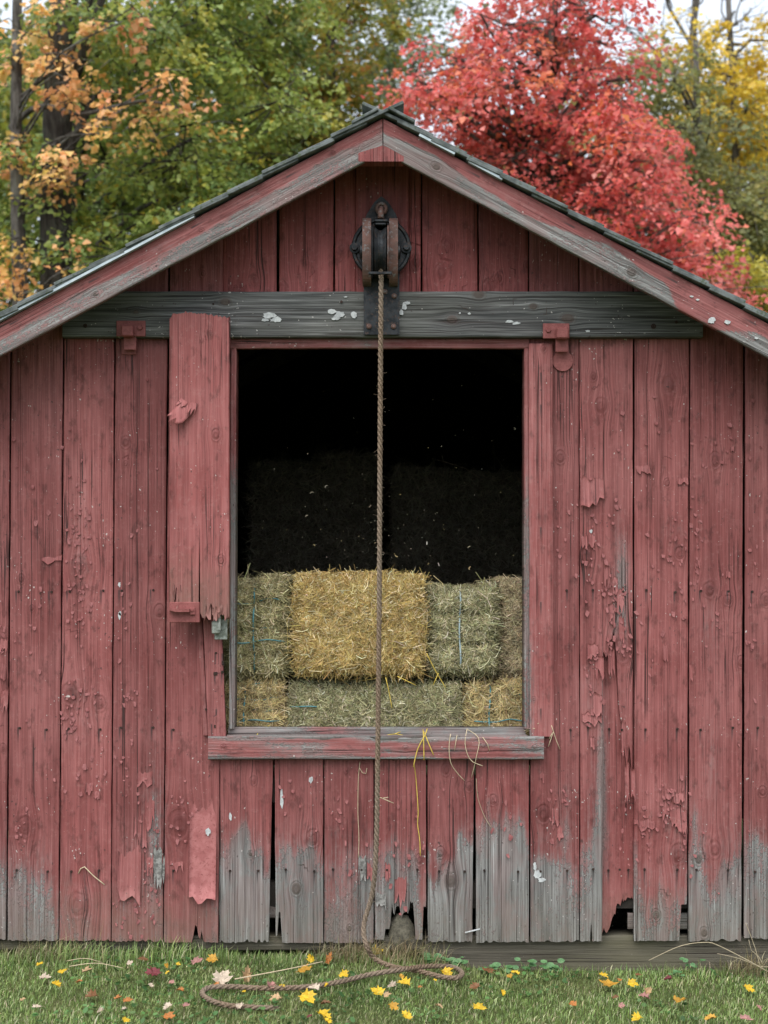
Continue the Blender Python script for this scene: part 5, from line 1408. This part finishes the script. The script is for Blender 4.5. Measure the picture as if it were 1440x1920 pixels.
# ------------------------------------------------------------------ trees
LEAF = np.array([(0, 0, 0), (-.48, .45, .16), (-.27, .74, .05), (0, 1.08, -.08), (.27, .74, .05), (.48, .45, .16)])
LF = np.array([(0, 2, 1), (0, 3, 2), (0, 4, 3), (0, 5, 4)])
def leaf_mesh(name, C, D, Nn, S_, col, parent):
    n = len(C)
    Xv = np.cross(D, Nn); Xv /= np.linalg.norm(Xv, axis=1, keepdims=True) + 1e-9
    Nn = np.cross(Xv, D)
    V = C[:, None] + S_[:, None, None] * (LEAF[None, :, 0:1] * Xv[:, None] + LEAF[None, :, 1:2] * D[:, None] + LEAF[None, :, 2:3] * Nn[:, None])
    F = (np.arange(n) * 6)[:, None, None] + LF[None]
    return mesh_np(name, V.reshape(-1, 3), [F.reshape(-1, 3)], M_leaf, parent, attrs={'col': ('FLOAT_COLOR', np.repeat(col, 6, 0))})
def unit(v): return v / (np.linalg.norm(v, axis=-1, keepdims=True) + 1e-9)
def tree(name, label, cat, base, top, rad, clumps, palette, seed, leaf=.085, bark=None, group=None, sprays=1.0, per=26, kink=.15, spray_len=.42, bare_tips=0, parent_kind=None, tipcol=None, limb_r=.035, extra_trunks=()):
    """clumps: (px, py, y, rx, ry, rz in metres, number of sprays)"""
    r = np.random.default_rng(seed)
    base, top = Vector(base), Vector(top)
    t = empty(name, base, label, cat, group)
    tk = MB()
    def trunkpath(b, tp, k):
        return [b.lerp(tp, q) + Vector((kink * float(vn(q * 3, seed + k)), kink * float(vn(q * 3, seed + 1 + k)), 0)) * min(1, q * 3) for q in np.linspace(0, 1, 14)]
    tp = trunkpath(base, top, 0)
    tk.tube(tp, [rad * (1.25 if i == 0 else 1) * (1 - .72 * i / 13) for i in range(14)], 11)
    for (b2, t2, r2) in extra_trunks:
        p2 = trunkpath(Vector(b2), Vector(t2), 9); tk.tube(p2, [r2 * (1 - .7 * i / 13) for i in range(14)], 10)
    tk.build("trunk", bark or M_bark, t, smooth=True, fix=False)
    br = MB()
    Cs, Ds, Ns, Ss, Ks = [], [], [], [], []
    for ci, (px, py, y_, rx, ry, rz, ns) in enumerate(clumps):
        cen = np.array(P(px, py, y_))
        # limb from the trunk, starting below the clump
        h = np.clip((cen[2] - base.z - .35 * (abs(cen[0] - base.x) + .5)) / max(top.z - base.z, .1), .18, .97)
        i0 = h * 13; st_ = Vector(tp[int(i0)]).lerp(Vector(tp[min(int(i0) + 1, 13)]), i0 % 1)
        ce = Vector(cen); mid = st_.lerp(ce, .5) + Vector(r.normal(size=3)) * .12 + Vector((0, 0, .10))
        lp = resample(catmull([st_, mid, ce], 6), .18)
        r0 = limb_r * (.6 + .5 * max(rx, rz))
        br.tube(lp, list(np.linspace(r0, r0 * .35, len(lp))), 6, caps=False)
        ns = int(ns * sprays)
        d = unit(r.normal(size=(ns, 3))); rr_ = r.random(ns) ** .42
        o = cen + d * rr_[:, None] * np.array([rx, ry, rz])
        outw = unit((o - cen) * np.array([1, 1, .35]) + r.normal(size=(ns, 3)) * np.array([.3, .3, .12]) + np.array([0, 0, -.03]))
        for k in range(ns):
            L = spray_len * r.uniform(.6, 1.3)
            e = o[k] + outw[k] * L
            if k % 2 == 0:
                a = Vector(cen + (o[k] - cen) * .25); br.tube([a, Vector(o[k]) + Vector((0, 0, .02)), Vector(e)], [r0 * .30, .007, .003], 4, caps=False)
            else: br.tube([Vector(o[k]), Vector(e)], [.006, .002], 3, caps=False)
            n = max(6, int(per * r.uniform(.6, 1.4)))
            tt = r.random(n) ** .8
            side = unit(np.cross(outw[k], [0, 0, 1.]))
            lat = r.normal(size=n) * .13 * (1.15 - tt * .5) * (spray_len / .42)
            pos = o[k] + outw[k] * (tt * L)[:, None] + side * lat[:, None] + np.stack([0 * tt, 0 * tt, -np.abs(lat) * .5 - .10 * tt * tt + r.normal(size=n) * .045], -1)
            dv = unit(outw[k] * .6 + side * (np.sign(lat) * .8)[:, None] + r.normal(size=(n, 3)) * .45 + np.array([0, 0, -.45]))
            nv = unit(np.array([0, -.25, 1.]) + r.normal(size=(n, 3)) * .55)
            Cs.append(pos); Ds.append(dv); Ns.append(nv); Ss.append(leaf * np.exp(r.normal(size=n) * .22))
            c = pal(n, *palette, r, .14)
            # whole sprays turn together
            sh = np.array(palette[0])[r.choice(len(palette[0]), p=np.array(palette[1]) / sum(palette[1]))]
            c[:, :3] = c[:, :3] * .45 + sh * .55
            if tipcol is not None:
                f = (r.random(n) < tipcol[1])[:, None] * 1.0
                c[:, :3] = c[:, :3] * (1 - f) + np.array(tipcol[0]) * f * (1 + .2 * r.normal(size=(n, 1)))
            Ks.append(np.clip(c, .003, .9))
    br.build("branches", bark or M_bark, t, fix=False)
    leaf_mesh("crown", np.concatenate(Cs), np.concatenate(Ds), np.concatenate(Ns), np.concatenate(Ss), np.concatenate(Ks), t)
    return t
def gb(px, y_): return (X(px, y_), y_, 0.0)
GREENT = ([(.21, .28, .07), (.29, .36, .08), (.39, .43, .09), (.56, .48, .08), (.14, .22, .08)], [3, 4, 3, 1.0, 2])
YGREEN = ([(.24, .28, .06), (.34, .33, .06), (.52, .40, .06), (.17, .22, .06), (.62, .40, .07)], [3, 3, 2, 3, .8])
PALEG = ([(.24, .29, .16), (.31, .35, .19), (.18, .23, .13), (.38, .37, .18)], [3, 3, 3, 1])
ORANGE = ([(.82, .42, .16), (.88, .52, .22), (.80, .36, .17), (.86, .56, .14), (.62, .48, .14)], [3, 3, 2, 1.4, .8])
REDL = ([(.74, .15, .13), (.80, .21, .18), (.64, .10, .09), (.82, .32, .27), (.80, .26, .08)], [3, 3.5, 2, 1.6, 1])
YEL = ([(.78, .54, .05), (.84, .62, .08), (.66, .45, .05), (.42, .38, .08)], [3, 3, 2, 1])
OLIVE = ([(.25, .26, .09), (.34, .32, .10), (.18, .20, .085), (.48, .40, .11)], [3, 3, 3, 1])
# green maple filling the left
cl = []
for (a, b, w) in ((190, 40, 1), (300, 60, 1), (400, 30, 1), (330, 170, 1), (240, 160, .8), (450, 110, 1), (520, 60, .9), (420, 230, 1), (520, 190, .9), (250, 300, 1), (340, 300, 1), (440, 330, 1), (300, 400, .9), (200, 390, .9), (180, 250, .7), (540, 290, .7), (370, -60, 1), (230, -70, 1), (500, -50, 1), (90, 120, .8), (60, 330, .8), (120, 460, .7), (260, 480, .5)):
    cl.append((a, b, 9.5 + 1.2 * math.sin(a * 1.7 + b), .62, .7, .42, int(30 * w)))
tree("maple_tree", "big dark green maple filling the upper left behind the roof", "tree", gb(120, 10), P(165, -260, 10), .21, cl, GREENT, 1, bark=M_bark2, leaf=.058, per=52, tipcol=((.40, .30, .04), .03), kink=.10)
# yellowing tree left of the peak
cl = [(a, b, 12 + .8 * math.sin(a), .6, .6, .42, 22) for (a, b) in ((560, 20), (630, 70), (600, 140), (660, 160), (560, 210), (620, 250), (680, 30), (500, 130), (640, -50), (540, 270), (480, 300), (590, 320))]
tree("yellowing_tree", "yellow green tree turning orange just left of the roof peak", "tree", gb(600, 12.5), P(600, -150, 12.5), .16, cl, YGREEN, 2, leaf=.062, per=52, bark=M_bark2, tipcol=((.55, .25, .05), .07))
# pale tree at the centre, sky through it
cl = [(a, b, 15.5 + .5 * math.sin(a), .55, .5, .45, 13) for (a, b) in ((700, 20), (740, 70), (780, 30), (720, 130), (765, 140), (690, 90), (720, -40), (790, -30), (680, 170), (800, 90), (740, 190))]
tree("pale_tree", "pale grey green tree behind the roof peak with sky showing through", "tree", gb(735, 16), P(735, -120, 16), .15, cl, PALEG, 3, leaf=.065, per=34)
# red maple
cl = []
for (a, b, w, rx) in ((1000, 20, .7, .6), (1080, 10, .7, .6), (950, 70, .6, .42), (1100, 100, .8, .55), (1010, 120, .9, .65), (910, 150, .6, .4), (865, 185, .45, .3), (800, 165, .22, .16), (930, 220, .9, .55), (1060, 220, 1, .7), (1140, 190, .8, .5),
                      (860, 245, .5, .35), (1000, 310, .9, .7), (1110, 320, 1.1, .8), (1165, 270, .8, .45), (1170, 380, 1, .6), (1215, 330, .7, .4), (1080, 410, 1, .7), (1235, 430, .8, .45), (1180, 470, .9, .55), (1255, 500, .7, .4), (1010, -80, .6, .6), (1070, -100, .6, .55), (1345, 560, .3, .16), (1290, 535, .5, .3), (1120, 470, .8, .6), (960, 280, .5, .5), (880, 290, .35, .3), (905, 30, .15, .18), (1130, 40, .25, .22), (785, 150, .15, .10), (815, 195, .2, .14), (840, 110, .2, .14), (1180, 140, .25, .16), (1235, 250, .3, .16), (1300, 410, .3, .16), (1330, 470, .3, .15), (1365, 530, .25, .12)):
    for j in range(3):
        jx, jy = 55 * rx * math.sin(a * 3.1 + j * 2.1 + b), 42 * rx * math.cos(b * 2.3 + j * 2.1 + a)
        cl.append((a + jx * 1.3, b + jy * 1.3, 9.0 + .9 * math.sin(a * .9 + b * .3 + j * 1.9), rx * .62, .5, rx * .34, max(2, int(8.5 * w))))
tree("red_maple", "bright red maple standing right of the roof peak", "tree", gb(1020, 9.2), P(1050, -180, 9.2), .12, cl, REDL, 4, leaf=.056, per=48, spray_len=.50, limb_r=.05, bark=M_bark, extra_trunks=((gb(985, 9.3), P(960, 120, 9.3), .07), (gb(1060, 9.0), P(1180, 150, 9.2), .07)), tipcol=((.16, .17, .04), .02))
# green inside the red maple's foot
cl = [(a, b, 11, .5, .5, .35, 12) for (a, b) in ((930, 300), (980, 380), (900, 340), (1030, 460))]
tree("understorey_tree", "small green tree showing through the lower left of the red maple", "tree", gb(940, 11.5), P(945, 300, 11.5), .07, cl, YGREEN, 5, leaf=.06, per=44)
# right side: yellow tree, olive tree, bare tops, yellow shrub
cl = [(a, b, 14 + .6 * math.sin(a), .55, .5, .4, int(16 * w)) for (a, b, w) in ((1300, 70, .8), (1360, 120, 1), (1410, 70, .8), (1330, 180, 1), (1400, 200, 1), (1440, 150, 1), (1300, 130, .8), (1420, 270, 1), (1370, 290, .7), (1470, 230, 1), (1480, 80, 1), (1440, 330, .6))]
tree("yellow_tree", "golden yellow tree at the upper right", "tree", gb(1390, 14), P(1370, -40, 14), .12, cl, YEL, 6, leaf=.062, per=38, bark=M_bark)
cl = [(a, b, 12 + .8 * math.sin(a), .6, .6, .42, int(22 * w)) for (a, b, w) in ((1330, 250, 1), (1300, 300, 1), (1350, 360, 1), (1400, 380, 1), (1440, 430, 1), (1390, 470, 1), (1240, 200, .8), (1260, 150, .7), (1330, 430, 1), (1470, 350, 1), (1420, 540, 1), (1350, 520, .8), (1210, 120, .5), (1490, 480, 1))]
tree("olive_tree", "dull olive green tree below the golden tree on the right", "tree", gb(1330, 12.5), P(1320, 80, 12.5), .13, cl, OLIVE, 7, leaf=.06, per=50, bark=M_bark)
cl = [(a, b, 10.5, .36, .4, .3, 14) for (a, b) in ((1400, 520), (1430, 560), (1380, 560), (1450, 510), (1420, 600), (1480, 550), (1370, 500))]
tree("yellow_shrub", "low yellow green sapling above the right end of the roof", "sapling", gb(1410, 10.8), P(1415, 560, 10.8), .05, cl, ([(.50, .42, .05), (.58, .50, .08), (.32, .33, .06)], [3, 2, 2]), 8, leaf=.052, per=44)
# orange maple close behind the left eave: two grey trunks and layered sprays
cl = []
for (a, b, w, rx, rz) in ((40, 60, 1, .40, .16), (110, 80, 1, .42, .16), (150, 110, .8, .34, .15), (20, 110, .9, .3, .15), (130, 150, .7, .28, .14), (230, 40, .6, .22, .14), (70, 20, .8, .34, .14), (250, 12, .4, .2, .1), (290, 180, .7, .26, .12), (230, 205, .7, .28, .10), (340, 215, .7, .26, .10), (390, 230, .4, .14, .09), (320, 150, .5, .16, .09), (190, 170, .4, .2, .1),
                          (40, 290, .9, .34, .13), (100, 300, .8, .28, .12), (15, 270, .6, .2, .12), (140, 310, .4, .16, .08), (110, 335, .4, .14, .08), (40, 480, .8, .3, .14), (90, 500, .8, .26, .13), (20, 520, .7, .24, .13), (60, 545, .6, .24, .1), (130, 500, .3, .12, .08), (225, 250, .3, .12, .08)):
    cl.append((a, b, 7.6 + .4 * math.sin(a), rx, .4, rz, int(4.2 * w + 1.2)))
tree("orange_maple", "orange leaved maple with grey trunk at the left edge", "tree", gb(10, 8.0), P(50, -260, 8.0), .125, cl, ORANGE, 9, leaf=.062, per=24, spray_len=.30, kink=.10, limb_r=.022)
# dark trunk beside it
t = empty("dark_tree", gb(105, 8.3), "thick dark trunked tree rising right of the orange maple", "tree")
mb = MB(); pth = [Vector(gb(90, 8.3)).lerp(P(130, -260, 8.3), q) + Vector((.06 * math.sin(q * 7), 0, 0)) for q in np.linspace(0, 1, 16)]
mb.tube(pth, list(np.linspace(.20, .13, 16)), 14); mb.build("trunk", M_bark2, t, smooth=True, fix=False)
mb = MB(); pp = resample(catmull([P(118, 180, 8.3), P(150, 120, 8.2), P(170, 50, 8.1), P(200, -20, 8.1)], 6), .1); mb.tube(pp, list(np.linspace(.07, .035, len(pp))), 8)
mb.build("branch", M_bark2, t, smooth=True, fix=False); mb = MB(); pp = resample(catmull([P(108, 330, 8.3), P(140, 260, 8.2), P(175, 180, 8.2)], 6), .1); mb.tube(pp, list(np.linspace(.06, .03, len(pp))), 8)
mb.build("branch", M_bark2, t, smooth=True, fix=False); mb = MB(); pp = resample(catmull([P(20, 240, 8.2), P(60, 205, 8.0), P(100, 200, 7.9), P(150, 215, 7.8), P(260, 190, 7.7), P(330, 200, 7.6)], 6), .08); mb.tube(pp, list(np.linspace(.035, .010, len(pp))), 7)
mb.build("branch", M_bark, t, smooth=True, fix=False)
# bare crown tops at the upper right
t = empty("bare_tree", gb(1290, 17), "bare grey tree top against the sky at the upper right", "tree")
mb = MB(); mb.tube([Vector(gb(1290, 17)), P(1295, 300, 17), P(1300, 60, 17), P(1306, -60, 17)], [.17, .12, .06, .03], 8); mb.build("trunk", M_bark, t, fix=False)
mb = MB(); rr = np.random.default_rng(17)
def twig(p, d, L, rad, dep):
    q = p + d * L; m = p.lerp(q, .5) + Vector(rr.normal(size=3)) * L * .08
    mb.tube([p, m, q], [rad, rad * .8, rad * .55], 5, caps=False)
    if dep == 0: return
    for k in range(3):
        s = p.lerp(q, rr.uniform(.45, 1)); nd = (d + Vector(rr.normal(size=3)) * .5 + Vector((0, 0, .15))).normalized()
        twig(s, nd, L * rr.uniform(.45, .75), rad * .5, dep - 1)
for (a, b, dx) in ((1297, 250, .5), (1298, 180, -.6), (1300, 120, .8), (1300, 90, -.5), (1303, 40, .4), (1296, 200, 1.2), (1297, 150, -1.1), (1299, 100, 1.4)):
    twig(P(a, b, 17), Vector((dx, rr.normal() * .3, 1)).normalized(), 1.0, .035, 3)
mb.build("branches", M_bark, t, fix=False)
# the wood behind everything
r = np.random.default_rng(55)
def wood_mass(name, label, px0, px1, py_top, y_, n, palette, leaf, seed):
    rr = np.random.default_rng(seed)
    m = n // 40
    px = rr.uniform(px0, px1, m); hh = rr.random(m) ** .8
    yv = y_ + rr.uniform(-2, 3, m)
    tops = py_top + 45 * fb(px * .012, seed) + 25 * fb(px * .05, seed + 2)
    cen = np.array([tuple(P(a, tp + h * (900 - tp), b)) for a, h, b, tp in zip(px, hh, yv, tops)])
    C = np.repeat(cen, 40, 0) + rr.normal(size=(m * 40, 3)) * np.array([.38, .38, .22])
    k = len(C)
    D = unit(rr.normal(size=(k, 3)) + np.array([0, 0, -.5])); Nv = unit(rr.normal(size=(k, 3)) * .6 + np.array([0, -.3, 1]))
    c = pal(k, *palette, rr, .15); sh = np.repeat(pal(m, *palette, rr, .2), 40, 0); c = c * .4 + sh * .6
    o = leaf_mesh(name, C, D, Nv, leaf * np.exp(rr.normal(size=k) * .2), np.clip(c, .003, .9), None)
    tag(o, label, "woodland", kind="stuff")
wood_mass("far_woodland", "dense green and yellow woodland behind the left trees", -500, 560, 40, 19, 60000, ([(.16, .22, .06), (.22, .27, .065), (.32, .33, .07), (.60, .50, .07), (.11, .16, .06)], [3, 3, 2, 1.4, 1.5]), .15, 3)
wood_mass("far_woodland", "hazy green woodland showing between the roof peak and the red maple", 540, 1000, 290, 21, 18000, ([(.20, .26, .13), (.27, .31, .14), (.36, .37, .14), (.16, .20, .11)], [3, 3, 1, 2]), .15, 4)
wood_mass("far_woodland", "olive and yellow woodland behind the right trees", 1000, 1950, 190, 20, 42000, ([(.22, .25, .10), (.30, .29, .10), (.50, .42, .10), (.17, .20, .10)], [3, 3, 1.5, 2]), .15, 5)
